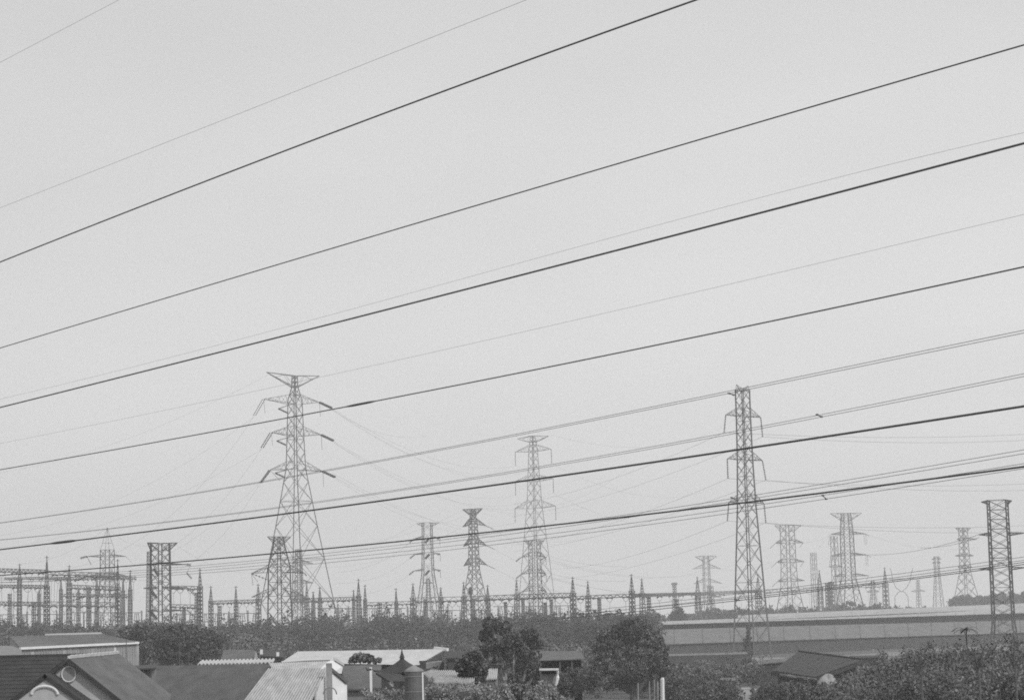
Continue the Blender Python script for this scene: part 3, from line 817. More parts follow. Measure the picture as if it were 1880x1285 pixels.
# splice sleeves on the cables
def sleeve(co, xa, xb, r, label):
    W = [P(x, float(np.polyval(co, x)), dir_depth(near)(x)) for x in np.linspace(xa, xb, 12)]
    rs = [r * k for k in (.5, .7, .9, 1, 1, 1, 1, 1, 1, .9, .7, .5)]
    mb = MB(); mb.tube(W, rs, 8)
    return tag(mb.build('splice_sleeve', M['cable'], smooth=True), label, 'cable splice', 'splice sleeves')
sleeve(coD, 634, 690, .024, 'dark splice sleeve on the cable just beside the tallest pylon head')
sleeve(coE, 92, 142, .034, 'thick ribbed splice sleeve low near the photo edge above the substation')
FW = dict(x0=-500, x1=2400, group='thin overhead wires', cat='overhead wire')
pix_wire('thin_wire', 'faint thin wire cutting the top corner of the sky', [(10, 110), (90, 68), (185, 18)], .0036, dir_depth(near * 1.1), deg=1, x0=-500, x1=900, group='thin overhead wires', cat='overhead wire')
pix_wire('thin_wire', 'faint thin wire high above the topmost thick cable', [(10, 378), (155, 320), (300, 265), (480, 195), (700, 103), (940, 12)], .0036, dir_depth(near * 1.1), deg=2, x0=-500, x1=1900, group='thin overhead wires', cat='overhead wire')
pix_wire('thin_wire', 'hair thin wire keeping just above the third heavy cable', [(10, 730), (280, 664), (480, 615), (700, 551), (900, 497), (1400, 363), (1870, 246)], .0024, dir_depth(near * 1.1), deg=3, **FW)
pix_wire('thin_wire', 'hair thin wire meeting the crown of the tallest pylon', [(30, 808), (250, 763), (480, 718), (655, 678), (900, 620), (1250, 543), (1400, 509), (1870, 396)], .0024, dir_depth(near * 1.1), deg=3, **FW)
PW = dict(group='twin conductors', cat='overhead wire', x0=-250, x1=2300)
K = [(22, 955), (200, 930), (480, 886), (600, 866), (760, 832), (940, 793), (1100, 762), (1340, 720), (1380, 714), (1870, 607)]
pix_wire('twin_conductor', 'upper wire of the twin pair passing the tip of the tall dark pylon', K, .021, dir_depth(130), deg=3, **PW)
pix_wire('twin_conductor', 'lower wire of the twin pair passing the tip of the tall dark pylon', [(x, y + 1 + 4 * min(max(x - 200, 0) / 1500, 1)) for x, y in K], .021, dir_depth(132), deg=3, **PW)
L_ = [(15, 989), (200, 970), (480, 934), (600, 918), (760, 896), (940, 864), (1100, 836), (1330, 796), (1380, 786), (1500, 762), (1870, 688)]
pix_wire('twin_conductor', 'upper wire of the twin pair crossing the first arms of the tall dark pylon', L_, .019, dir_depth(130), deg=3, **PW)
pix_wire('twin_conductor', 'lower wire of the twin pair crossing the first arms of the tall dark pylon', [(x, y + 1 + 4 * min(max(x - 200, 0) / 1500, 1)) for x, y in L_], .019, dir_depth(132), deg=3, **PW)
for lab, pts in (
  ('highest of the four thin wires bunched round the lowest heavy cable', [(310, 1043), (440, 1031), (590, 1015), (960, 973), (1358, 912), (1872, 827)]),
  ('second of the four thin wires bunched round the lowest heavy cable', [(310, 1047), (440, 1036), (590, 1020), (960, 978), (1358, 918), (1872, 834)]),
  ('third of the four thin wires bunched round the lowest heavy cable', [(310, 1051), (440, 1042), (590, 1027), (960, 986), (1358, 932), (1510, 909), (1872, 852)]),
  ('bottom one of the four thin wires bunched round the lowest heavy cable', [(310, 1055), (440, 1048), (590, 1033), (960, 993), (1358, 939), (1517, 916), (1872, 861)])):
    pix_wire('twin_conductor', lab, pts, .022, dir_depth(150), deg=3, **PW)
# spacers
def spacer(x0, y0, x1, y1, D, label):
    mb = MB(); mb.tube([P(x0, y0, D), P((x0 + x1) / 2, (y0 + y1) / 2, D), P(x1, y1, D)], [.07, .035, .07], 6)
    mb.box(P(x0, y0, D), (.09, .05, .05)); mb.box(P(x1, y1, D), (.09, .05, .05))
    tag(mb.build('wire_spacer', M['cable_dark']), label, 'wire spacer', 'wire spacers')
spacer(1500, 761, 1508, 765, dir_depth(130)(1504), 'tiny spacer on the twin wires beyond the tall dark pylon')
spacer(1338, 722, 1347, 725, dir_depth(130)(1342), 'tiny spacer on the twin wires touching the tip of the tall dark pylon')
spacer(1510, 909, 1517, 916, dir_depth(150)(1513), 'spacer under the lowest heavy cable above the V headed pylon')
spacer(1343, 913, 1353, 918, dir_depth(150)(1348), 'spacer beside the lowest arm of the tall dark pylon')
# low dark wires in front of the sheds and trees
LW = dict(group='low service wires', cat='overhead wire', x0=250, x1=2300)
N = [(380, 1181), (600, 1169), (760, 1160), (900, 1147), (1050, 1134), (1200, 1118), (1350, 1101), (1480, 1088), (1640, 1069), (1800, 1046), (1875, 1036)]
pix_wire('service_wire', 'low dark wire sagging across the tree belt and up over the shed roofs', N, .030, dir_depth(150), 'cable_dark', deg=3, **LW)
pix_wire('service_wire', 'companion wire just above the low dark wire across the shed roofs', [(x, y - 3.5) for x, y in N[5:]], .026, dir_depth(150), 'cable_dark', deg=2, x0=1060, x1=2300, group='low service wires', cat='overhead wire')
pix_wire('service_wire', 'thin wire sloping up from the gantry beams across the broad flat topped tower', [(1060, 1121), (1200, 1110), (1400, 1084), (1640, 1053), (1870, 1024)], .02, dir_depth(160), deg=2, x0=1060, x1=2300, group='low service wires', cat='overhead wire')
pix_wire('service_wire', 'thin wire just below its twin across the broad flat topped tower', [(1060, 1127), (1200, 1115), (1400, 1090), (1640, 1059), (1870, 1030)], .02, dir_depth(160), deg=2, x0=1060, x1=2300, group='low service wires', cat='overhead wire')
spacer(1350, 1100, 1357, 1101.5, dir_depth(150)(1353), 'small dark clamp on the low wires by the tall dark pylon legs')
# conductors of the tall dark pylon
def target(px, py, D): return P(px, py, D)
cw = dict(cat='overhead wire', group='conductors of the tall dark pylon')
lv_lab = ['top', 'middle', 'lowest']
for lv in range(3):
    for sd_ in (-1, 1):
        q = b1[(lv, sd_)][0]
        yr = {(0, -1): 792, (0, 1): 803, (1, -1): 884, (1, 1): 897, (2, -1): 960, (2, 1): 973}[(lv, sd_)]
        yl = {(0, -1): 925, (0, 1): 948, (1, -1): 1000, (1, 1): 1012, (2, -1): 1044, (2, 1): 1064}[(lv, sd_)]
        side = 'nearer' if sd_ < 0 else 'farther'
        wire('conductor', f'conductor leading away over the sheds from the {lv_lab[lv]} {side} arm of the tall dark pylon', span(q, target(1960, yr, 430), 1.0), .022, 'cable', **cw)
        wire('conductor', f'conductor descending to the far yard from the {lv_lab[lv]} {side} arm of the tall dark pylon', span(q, target(940 if lv < 2 else 1010, yl, 640), 2.0), .018, 'cable', **cw)
# faint conductors of the tallest pylon
cw = dict(cat='overhead wire', group='conductors of the tallest pylon')
for lv, (tx, ty) in ((1, (946, 852)), (2, (946, 908)), (3, (944, 957))):
    q = b2[(lv, 1)][0]
    wire('conductor', f'faint conductor sweeping from the {lv_lab[lv - 1]} outer arm of the tallest pylon', span(q, b3[(lv, -1)][0], 6), .018, 'cable', **cw)
    wire('conductor', f'second faint conductor below the first from the {lv_lab[lv - 1]} outer arm of the tallest pylon', span(q + Vector((0, 0, -.4)), b3[(lv, 1)][0], 10), .016, 'cable', **cw)
    q = b2[(lv, -1)][0]
    wire('conductor', f'faint conductor dropping from the {lv_lab[lv - 1]} inner arm of the tallest pylon', span(q, P([0, 120, 170, 220][lv], [0, 1044, 1052, 1062][lv], 520), 8), .018, 'cable', **cw)
for lv in (1, 2, 3):
    q = b5[(lv, 1)][0]
    wire('conductor', f'faint conductor from the {lv_lab[lv - 1]} arm of the funnel headed pylon to the gantry', span(q, P(1150, [0, 1040, 1066, 1088][lv], 520), 3), .018, 'cable', 'overhead wire', 'conductors of smaller pylons')
    q = b6[(lv, -1)][0]
    wire('conductor', f'faint conductor from the {lv_lab[lv - 1]} arm of the four legged pylon to the gantry', span(q, P(620, [0, 1050, 1070, 1092][lv], 560), 2), .018, 'cable', 'overhead wire', 'conductors of smaller pylons')
    q = b4[(lv, 1)][0]
    wire('conductor', f'faint conductor from the {lv_lab[lv - 1]} arm of the stocky pylon across open sky', span(q, P(1290, [0, 1046, 1072, 1098][lv], 1000), 4), .02, 'cable', 'overhead wire', 'conductors of smaller pylons')
FWr = dict(cat='overhead wire', group='hair thin far conductors')
r_ = random.Random(31)
for (x0, y0, D_a, x1, y1, D_b, sag, lab) in (
    (606, 749, 556, 785, 800, 640, 3, 'hair thin wire falling from the tallest pylon head towards the four legged pylon'),
    (606, 749, 556, 1060, 880, 800, 9, 'hair thin wire from the tallest pylon head passing behind the pale tall pylon'),
    (608, 809, 556, 1075, 930, 800, 9, 'hair thin wire from the tallest pylon middle arm passing behind the pale tall pylon'),
    (610, 868, 556, 1090, 985, 800, 8, 'hair thin wire from the tallest pylon lowest arm passing behind the pale tall pylon'),
    (492, 688, 560, -20, 870, 700, 4, 'hair thin earth wire from the tallest pylon crown towards the photo edge'),
    (466, 766, 563, -20, 985, 700, 6, 'hair thin wire from the tallest pylon head running down to the photo edge'),
    (484, 823, 563, -20, 1008, 700, 5, 'hair thin wire from the tallest pylon middle arm running down to the photo edge'),
    (480, 882, 563, 240, 1046, 540, 3, 'hair thin wire from the tallest pylon lowest arm to the pale slim mast'),
    (849, 936, 680, 560, 1000, 700, 4, 'hair thin wire from the funnel head back to the grey half hidden pylon'),
    (886, 932, 680, 1150, 862, 900, 6, 'hair thin wire climbing from the funnel head behind the pale tall pylon'),
    (850, 966, 680, 560, 1040, 700, 4, 'hair thin wire from the funnel headed pylon upper arm back to the grey pylon'),
    (1011, 798, 850, 1350, 770, 1300, 10, 'hair thin wire from the pale tall pylon crown to beyond the tall dark pylon'),
    (1012, 850, 850, 1340, 880, 1300, 12, 'hair thin wire from the pale tall pylon top arm to the far dish headed line'),
    (1015, 905, 850, 1330, 930, 1300, 12, 'hair thin wire from the pale tall pylon middle arm to the far dish headed line'),
    (1001, 1025, 520, 1420, 1000, 860, 8, 'hair thin wire from the stocky pylon to the four column pylon'),
    (1001, 1056, 520, 1420, 1036, 860, 8, 'hair thin lower wire from the stocky pylon to the four column pylon'),
    (1590, 980, 860, 1790, 1005, 1000, 3, 'hair thin wire from the V headed pylon to the spread legged faint pylon'),
    (1475, 996, 860, 1523, 983, 860, .6, 'hair thin wire joining the four column pylon to the V headed pylon'),
    (1322, 1045, 1300, 1420, 1030, 1200, 2, 'hair thin wire from the dish headed pylon passing the tall dark pylon'),
    (1780, 969, 960, 1960, 962, 900, 2, 'hair thin wire from the spread legged faint pylon to the photo edge'),
    (765, 960, 640, 610, 1010, 640, 2, 'hair thin wire from the flat topped four legged pylon head dropping behind the tallest pylon'),
    (806, 959, 640, 849, 948, 680, .5, 'hair thin wire joining the flat topped and funnel headed pylons'),
    (321, 998, 430, 474, 1050, 540, 2, 'hair thin wire from the square topped pylon to the short dark pylon side mast'),
    (197, 968, 500, 40, 1034, 560, 2, 'hair thin wire from the spire tip down to the first thin mast'),
    (197, 968, 500, 294, 997, 430, 2, 'hair thin wire from the spire tip to the square topped pylon')):
    wire('conductor', lab, span(P(x0, y0, D_a), P(x1, y1, D_b), sag), .013 * (D_a + D_b) / 1400 + .003, 'cable', **FWr)
q = tips14[1][0]
wire('conductor', 'wire dropping away from the upper arm of the broad flat topped tower', span(q, P(1560, 1016, 620), 1.6), .04, 'cable_dark', 'overhead wire', 'conductors of smaller pylons')
wire('conductor', 'twin of the wire dropping from the upper arm of the broad flat topped tower', span(q + Vector((0, 0, -.5)), P(1690, 1005, 560), .6), .04, 'cable_dark', 'overhead wire', 'conductors of smaller pylons')

# ------------------------------------------------------------------ tree belt and thickets (stuff)
def belt(name, prof, D0, D1, n, seed, m, size, zlow=0.4, kind='stuff', clumps=22, nl=14, vr=None):
    r = random.Random(seed); parts = []
    for i in range(n):
        px = r.uniform(prof[0][0], prof[-1][0])
        top = np.interp(px, [p[0] for p in prof], [p[1] for p in prof])
        D = r.uniform(D0, D1)
        zt = max(ZR(px, top + abs(r.gauss(0, 2.0)), D), 2.2)
        R = r.uniform(.45, .75) * zt * .5 + .8
        p = P(px, 1130, D)
        if vr:
            R = vr * r.uniform(.7, 1.1)
            h = min(vr * r.uniform(.8, 1.3), zt * .48)
            leaves(parts, (p.x, D, zt - h), (R, R, h), clumps, nl, size * r.uniform(.8, 1.2), seed * 1000 + i, shell=.3)
            continue
        leaves(parts, (p.x, D, zt * .52), (R, R * .8, zt * .47), clumps, nl, size * r.uniform(.8, 1.2), seed * 1000 + i)
    return leaf_mesh(name, parts, M[m], kind=kind)
belt('tree_belt', [(-60, 1142), (120, 1142), (170, 1150), (240, 1146), (300, 1140), (420, 1140), (470, 1141), (500, 1134), (560, 1130), (600, 1127), (640, 1132), (700, 1127), (735, 1133), (800, 1132), (850, 1133),
     (930, 1126), (1020, 1124), (1060, 1126), (1110, 1122), (1150, 1128), (1200, 1122)], 430, 560, 420, 5, 'leaf_far', .24, clumps=26, nl=22)
belt('tree_belt', [(-60, 1150), (300, 1152), (500, 1150), (800, 1150), (1195, 1146)], 360, 430, 125, 6, 'leaf_far', .2, clumps=26, nl=24)
belt('roadside_bushes', [(-60, 1164), (300, 1160), (430, 1158), (520, 1166), (700, 1180), (980, 1180), (1130, 1176)], 256, 340, 110, 8, 'leaf_mid', .18, clumps=30, nl=30)
belt('tree_belt', [(1180, 1124), (1240, 1127), (1300, 1127), (1340, 1127), (1400, 1122)], 800, 900, 60, 15, 'leaf_far', .6)
belt('distant_bushes', [(1400, 1116), (1480, 1115), (1540, 1116), (1640, 1114), (1690, 1113), (1760, 1112), (1900, 1108)], 880, 980, 110, 9, 'leaf_far', .5)
belt('undergrowth', [(1010, 1208), (1240, 1218), (1300, 1226), (1420, 1230), (1480, 1240)], 240, 340, 60, 10, 'leaf_mid', .15, clumps=30, nl=36)
belt('undergrowth', [(1385, 1256), (1450, 1252), (1500, 1254), (1560, 1252)], 150, 168, 30, 16, 'leaf_mid', .07, clumps=30, nl=44, vr=.8)
belt('undergrowth', [(1225, 1240), (1290, 1238), (1330, 1254)], 190, 215, 14, 17, 'leaf_dark', .11, clumps=34, nl=40)
belt('undergrowth', [(1545, 1246), (1580, 1232), (1640, 1206), (1700, 1192), (1780, 1196), (1920, 1188)], 125, 200, 130, 12, 'leaf_mid', .09, clumps=34, nl=46, vr=1.7)
belt('undergrowth', [(1560, 1266), (1620, 1240), (1700, 1222), (1920, 1225)], 95, 120, 70, 13, 'leaf_mid', .06, clumps=38, nl=50, vr=1.3)
belt('undergrowth', [(1020, 1236), (1050, 1226), (1090, 1222)], 148, 164, 16, 18, 'leaf_dark', .07, clumps=30, nl=44, vr=.75)
belt('undergrowth', [(668, 1262), (740, 1262), (800, 1254), (880, 1252), (1010, 1256)], 68, 80, 46, 14, 'leaf_pale', .03, clumps=30, nl=50, vr=.42)

# ------------------------------------------------------------------ single trees
def tree(name, label, px, py_top, D, w_px, lobes, leafm, barkm='bark', trunk_h=None, size=.2, seed=1, nclump=50, nleaf=26, lean=0.0, cat='tree'):
    """lobes: (dx px, y px, rx px, ry px)"""
    s = D / F; base = P(px, 1200, D)
    t = thing(name, label, cat, (base.x, D, 0))
    mb = MB(); parts = []
    th = trunk_h or ZR(px, lobes[0][1], D) * .45
    top = Vector((base.x + lean, D, th))
    mb.tube([(base.x, D, 0), (base.x + lean * .4, D, th * .5), tuple(top)], [w_px * s * .055 + .05, w_px * s * .045 + .04, w_px * s * .035 + .03], 7)
    for i, (dx, yy, rx, ry) in enumerate(lobes):
        c = P(px + dx, yy, D + (i % 3 - 1) * rx * s * .5)
        mid = top.lerp(c, .5) + Vector((0, 0, -.2))
        mb.tube([tuple(top), tuple(mid), tuple(c), tuple(c + Vector((.1, 0, ry * s * .6)))], [w_px * s * .028 + .03, w_px * s * .02 + .02, w_px * s * .012 + .02, .015], 5)
        leaves(parts, c, (rx * s, rx * s * .9, ry * s), nclump, nleaf, size, seed * 77 + i)
    mb.build('trunk', M[barkm], t)
    cr = leaf_mesh('crown', parts, M[leafm], t, kind='stuff')
    return t
tree('broadleaf_tree', 'dark lumpy broadleaf tree with pale trunks rising above the village roofs', 935, 1132, 165, 130,
     [(-32, 1146, 20, 12), (-12, 1154, 16, 12), (-44, 1166, 12, 10), (6, 1172, 20, 14), (34, 1166, 17, 11), (46, 1182, 14, 12), (-30, 1186, 22, 13), (8, 1196, 22, 14), (-48, 1196, 14, 10), (38, 1204, 18, 12), (-14, 1214, 24, 13), (26, 1226, 20, 13), (48, 1232, 14, 12), (12, 1246, 16, 12), (40, 1250, 16, 10)],
     'leaf_dark', 'bark_pale', 2.8, .10, 21, 34, 56, .3)
tree('bushy_tree', 'large rounded bushy tree standing between the village and the long sheds', 1160, 1128, 190, 135,
     [(4, 1150, 24, 18), (-18, 1158, 20, 16), (24, 1164, 22, 18), (-42, 1172, 20, 20), (42, 1180, 18, 18), (0, 1182, 34, 22), (-56, 1194, 16, 18), (54, 1196, 12, 16), (-30, 1204, 30, 22), (26, 1208, 30, 22),
      (-58, 1222, 18, 18), (52, 1224, 16, 20), (-6, 1230, 34, 22), (-38, 1244, 26, 22), (34, 1248, 26, 20)],
     'leaf_mid', 'bark', 2.5, .09, 22, 44, 62)
tree('small_tree', 'narrow dark tree leaning over the corrugated roof beside the big broadleaf tree', 868, 1192, 100, 40,
     [(-2, 1212, 20, 14), (-16, 1226, 18, 14), (8, 1236, 20, 16), (0, 1256, 18, 16)], 'leaf_dark', 'bark', 1.6, .07, 23, 46, 50)
tree('pale_bush', 'pale feathery bush growing in front of the long white roof', 662, 1197, 120, 40,
     [(0, 1206, 14, 8), (-12, 1210, 10, 6), (14, 1209, 14, 7), (30, 1212, 10, 5)], 'leaf_pale', 'bark_pale', 3.0, .07, 24, 26, 36, cat='bush')
tree('grove_tree', 'spreading dark tree between the metal shed and the small grey roofed shed', 345, 1150, 230, 100,
     [(-40, 1172, 30, 20), (0, 1170, 34, 22), (36, 1180, 30, 20), (-30, 1198, 34, 18), (20, 1202, 38, 16)], 'leaf_dark', 'bark', 3.5, .15, 25, 60, 50)
tree('grove_tree', 'tree growing against the corner of the metal shed below the square topped pylon', 262, 1150, 260, 80,
     [(0, 1162, 26, 18), (-26, 1166, 20, 16), (24, 1174, 24, 20), (6, 1190, 34, 20)], 'leaf_mid', 'bark', 3.5, .15, 26, 56, 50)
tree('cypress', 'slim dark conical tree in front of the grey shed slope inside the tall pylon legs', 1374, 1148, 385, 20,
     [(0, 1158, 3, 12), (0, 1172, 6, 14), (0, 1186, 8, 14), (0, 1198, 9, 8)], 'leaf_dark', 'bark', 1.0, .2, 27, 30, 26)
for (x, y, w, D, lab) in ((1312, 1118, 26, 860, 'rounded tree behind the shed end in front of the dish headed pylon'),
                          (1357, 1117, 18, 860, 'smaller rounded tree behind the shed roof at the tall dark pylon'),
                          (1246, 1121, 12, 680, 'dark bush under the flat headed column'),
                          (1562, 1108, 26, 880, 'dark wide bush at the foot of the V headed pylon'),
                          (1610, 1113, 20, 880, 'low bush beside the foot of the last spiked mast'),
                          (1450, 1114, 10, 880, 'tiny bush at the foot of the four column pylon')):
    tree('round_tree', lab, x, y, D, w * 2, [(0, y + 8, w, 10), (-w * .6, y + 12, w * .7, 9), (w * .7, y + 13, w * .7, 9), (0, y + 22, w * 1.2, 12)], 'leaf_far', 'bark', 2.5, .38, int(x), 46, 24)
for (x, y, w, D, lab) in ((1775, 1094, 26, 960, 'blocky dark tree at the near end of the grove behind the sheds'),
                          (1812, 1093, 26, 960, 'middle dark tree of the grove behind the broad flat topped tower'),
                          (1850, 1090, 30, 960, 'tallest dark tree of the grove at the photo edge'),
                          (1888, 1090, 30, 960, 'last dark tree of the grove cut by the photo edge')):
    tree('grove_tree', lab, x, y, D, w * 2, [(0, y + 8, w, 10), (-w * .5, y + 14, w * .8, 11), (w * .5, y + 14, w * .8, 11), (0, y + 22, w, 12)], 'leaf_dark', 'bark', 3, .4, int(x), 70, 30)

# papaya like tree: ring of drooping leaves on a thin stem
D_ = 110; b_ = P(1773, 1155, D_); s_ = D_ / F
t = thing('papaya_tree', 'thin stemmed tree with an umbrella of drooping leaves against the grey shed slope', 'tree', (b_.x, D_, 0))
mb = MB(); mb.tube([(b_.x + .2, D_, 0), (b_.x + .1, D_, b_.z * .6), tuple(b_)], [.09, .06, .035], 6); mb.build('trunk', M['bark'], t)
r_ = random.Random(4)
for i in range(13):
    a = i * 2 * math.pi / 13 + r_.uniform(-.2, .2); L = r_.uniform(.6, .8)
    dx = Vector((math.cos(a), math.sin(a), 0)); pr = Vector((-dx.y, dx.x, 0))
    up = r_.uniform(.0, .25)
    vs, fs = [], []
    for k in range(7):
        u = k / 6; w = .075 * math.sin(math.pi * min(u * .85 + .12, 1)) + .01
        c = b_ + dx * (L * u) + Vector((0, 0, up * math.sin(u * 2.2) - .26 * u * u))
        vs += [c + pr * w + Vector((0, 0, -.03)), c, c - pr * w + Vector((0, 0, -.03))]
    for k in range(6):
        q = k * 3; fs += [(q, q + 1, q + 4, q + 3), (q + 1, q + 2, q + 5, q + 4)]
    m_ = MB(); m_.add(vs, fs); m_.build('leaf', M['leaf_dark'], t)

# bare branching shrubs
def bare_shrub(px, py_base, py_top, D, w, label, seed, branch_n=7):
    r = random.Random(seed); s = D / F
    b0 = P(px, py_base, D); zt = ZR(px, py_top, D)
    t = thing('bare_shrub', label, 'shrub', (b0.x, D, 0))
    mb = MB(); mb.tube([(b0.x, D, 0), (b0.x + .05, D, b0.z)], [.07, .05], 6); mb.build('trunk', M['bark'], t)
    for i in range(branch_n):
        u = (i + .5) / branch_n * 2 - 1
        e = Vector((b0.x + u * w * s, D + r.uniform(-.6, .6), b0.z + (zt - b0.z) * (1 - .35 * abs(u)) * r.uniform(.8, 1)))
        m1 = b0.lerp(e, .5) + Vector((-u * w * s * .12, 0, r.uniform(0, .15)))
        mm = MB(); mm.tube([tuple(b0), tuple(m1), tuple(e)], [.04, .028, .012], 5)
        for k in range(5):
            v = r.uniform(.3, 1); q = b0.lerp(m1, v * 2) if v < .5 else m1.lerp(e, v * 2 - 1)
            q2 = q + Vector((r.uniform(-.35, .35), r.uniform(-.2, .2), r.uniform(.05, .35)))
            mm.tube([tuple(q), tuple(q2)], [.014, .006], 4)
        mm.build('branch', M['bark'], t)
    parts = []
    leaves(parts, (b0.x, D, (b0.z + zt) / 2 + .2), (w * s, .6, (zt - b0.z) * .5), 30, 8, .05, seed)
    leaf_mesh('foliage', parts, M['leaf_mid'], t, kind='stuff')
bare_shrub(1795, 1232, 1176, 92, 38, 'bare forked shrub with thin upright branches in front of the thicket', 3)
bare_shrub(1862, 1225, 1170, 88, 30, 'thin branched shrub at the photo edge below the broad tower', 5, 5)
bare_shrub(1690, 1240, 1196, 96, 22, 'small twiggy shrub in the middle of the thicket', 6, 5)
bare_shrub(1400, 1268, 1206, 150, 22, 'sparse upright shrub at the feet of the tall dark pylon', 8, 6)

# ------------------------------------------------------------------ buildings
def Zd(p, z): return Vector((p[0], p[1], z))

def quad_house(name, label, roof_px, eave_drop, m_roof, m_wall, ribs=0, amp=.05, t=.08, cat='shed', panels=0, wall_in=.25, fascia=None, extra=None, loc=None):
    """mono-pitch: roof_px = [(px,py,D)*4] high0, high1, low1, low0; walls straight down"""
    q = [P(*a) for a in roof_px]
    c = sum(q, Vector()) / 4
    th = thing(name, label, cat, (c.x, c.y, 0))
    if panels:
        for i in range(panels):
            u, v = i / panels, (i + 1) / panels - .0012
            mb = MB(); mb.slab([q[0].lerp(q[1], u), q[0].lerp(q[1], v), q[3].lerp(q[2], v), q[3].lerp(q[2], u)], t)
            mb.build('roof_panel', M[m_roof], th)
            if i:
                mb = MB(); a, b = q[0].lerp(q[1], u), q[3].lerp(q[2], u); up = Vector((0, 0, .05)); mb.bar(a + up, b + up, .06)
                mb.build('roof_seam', M[m_roof], th)
    elif ribs:
        mb = MB(); mb.corrug(q[0], q[1], q[2], q[3], ribs, amp, t); mb.build('roof', M[m_roof], th)
    else:
        mb = MB(); mb.slab(q, t); mb.build('roof', M[m_roof], th)
    ci = [a.lerp(c, wall_in * .2) for a in q]
    mb = MB()
    k = 4
    vs = [Zd(a, 0) for a in ci] + [a - Vector((0, 0, t + .02)) for a in ci]
    mb.add(vs, [(0, 1, 5, 4), (1, 2, 6, 5), (2, 3, 7, 6), (3, 0, 4, 7), (7, 6, 5, 4)])
    mb.build('wall', M[m_wall], th)
    if fascia:
        mb = MB(); dz = Vector((0, 0, -.02)); mb.bar(q[3] + dz + Vector((0, -.12, 0)), q[2] + dz + Vector((0, -.12, 0)), fascia)
        mb.build('fascia', M['white'], th)
    return th, q

# long sheds across the field
th, q = quad_house('long_shed', 'long low shed with a plain mid grey sloping roof of wide metal sheets', [(1185, 1156, 470), (1950, 1136, 560), (1950, 1158, 530), (1185, 1183, 440)], 0, 'shed_roof', 'shed_wall', panels=17, t=.12, cat='shed')
th2, q2 = quad_house('long_shed', 'farther long shed with a pale streaked roof showing above the grey one', [(1170, 1142, 620), (1950, 1112, 760), (1950, 1122, 620), (1170, 1147, 520)], 0, 'shed_roof_pale', 'shed_wall', panels=21, t=.12, cat='shed')
th3, q3 = quad_house('long_shed', 'narrow upper roof strip at the back of the pale streaked shed', [(1355, 1129, 690), (1950, 1104, 860), (1950, 1113, 780), (1355, 1134, 650)], 0, 'shed_roof_pale', 'shed_wall', panels=13, t=.1, cat='shed')

# low boundary wall and lines in the scrub
def lowwall(name, label, pts, D, h, th_, m='concrete', cat='wall'):
    t = thing(name, label, cat, tuple(Zd(P(*pts[0], D), 0)))
    a, b = P(*pts[0], D), P(*pts[1], D)
    d = (b - a); d.z = 0; d.normalize(); w = Vector((-d.y, d.x, 0)) * th_
    mb = MB(); mb.add([Zd(a + w, 0), Zd(a - w, 0), Zd(b - w, 0), Zd(b + w, 0), a + w, a - w, b - w, b + w],
                      [(0, 3, 2, 1), (4, 5, 6, 7), (0, 1, 5, 4), (1, 2, 6, 5), (2, 3, 7, 6), (3, 0, 4, 7)])
    mb.build('wall', M['shed_wall'], t)
    mb = MB(); mb.bar(a + Vector((0, 0, .06)), b + Vector((0, 0, .06)), th_ * 1.3); mb.build('coping', M[m], t)
    return t
lowwall('boundary_wall', 'low dark wall with a thin pale coping below the grey shed', [(1212, 1203), (1372, 1199)], 345, 1, .12)
lowwall('boundary_wall', 'short pale topped wall among the bushes near the tall pylon feet', [(1322, 1247), (1350, 1247.5)], 215, 1, .1)

# house with the round window
def slab_roof(mb, a, b, c, d, t): mb.slab([a, b, c, d], t)
D0 = 70.0
hz = thing('gabled_house', 'house with dark tiled roof and a pale gable holding a round window', 'house', tuple(Zd(P(123, 1300, 70), 0)))
sc = D0 / F
apex = P(123, 1208, 67.3); Wg = 3.0; drop = Wg * .80
rb = Vector((apex.x, 74.0, apex.z))
# gable wall
gx0, gx1, gy = apex.x - Wg * .93, apex.x + Wg * .93, 67.38
za = apex.z - .12
mb = MB()
mb.add([(gx0, gy, 0), (gx1, gy, 0), (gx1, gy, za - drop * .93), (apex.x, gy, za), (gx0, gy, za - drop * .93),
        (gx0, gy + 7, 0), (gx1, gy + 7, 0), (gx1, gy + 7, za - drop * .93), (apex.x, gy + 7, za), (gx0, gy + 7, za - drop * .93)],
       [(0, 1, 2, 3, 4), (9, 8, 7, 6, 5), (1, 6, 7, 2), (5, 0, 4, 9)])
mb.build('wall', M['render'], hz)
for sx in (-1, 1):
    e0 = Vector((apex.x + sx * Wg, 67.3, apex.z - drop)); e1 = Vector((apex.x + sx * Wg, 76.0, apex.z - drop))
    rb2 = Vector((apex.x, 76.0, apex.z))
    mb = MB(); mb.slab([apex, rb2, e1, e0], .10); mb.build('roof_slope', M['roof_mid'], hz, label=None)  # wing slopes paler than the main tile: their light is put into the colour
    mb = MB(); mb.bar(apex + Vector((sx * .03, -.04, -.06)), e0 + Vector((0, -.04, -.06)), .065); mb.build('barge_board', M['tile'], hz)
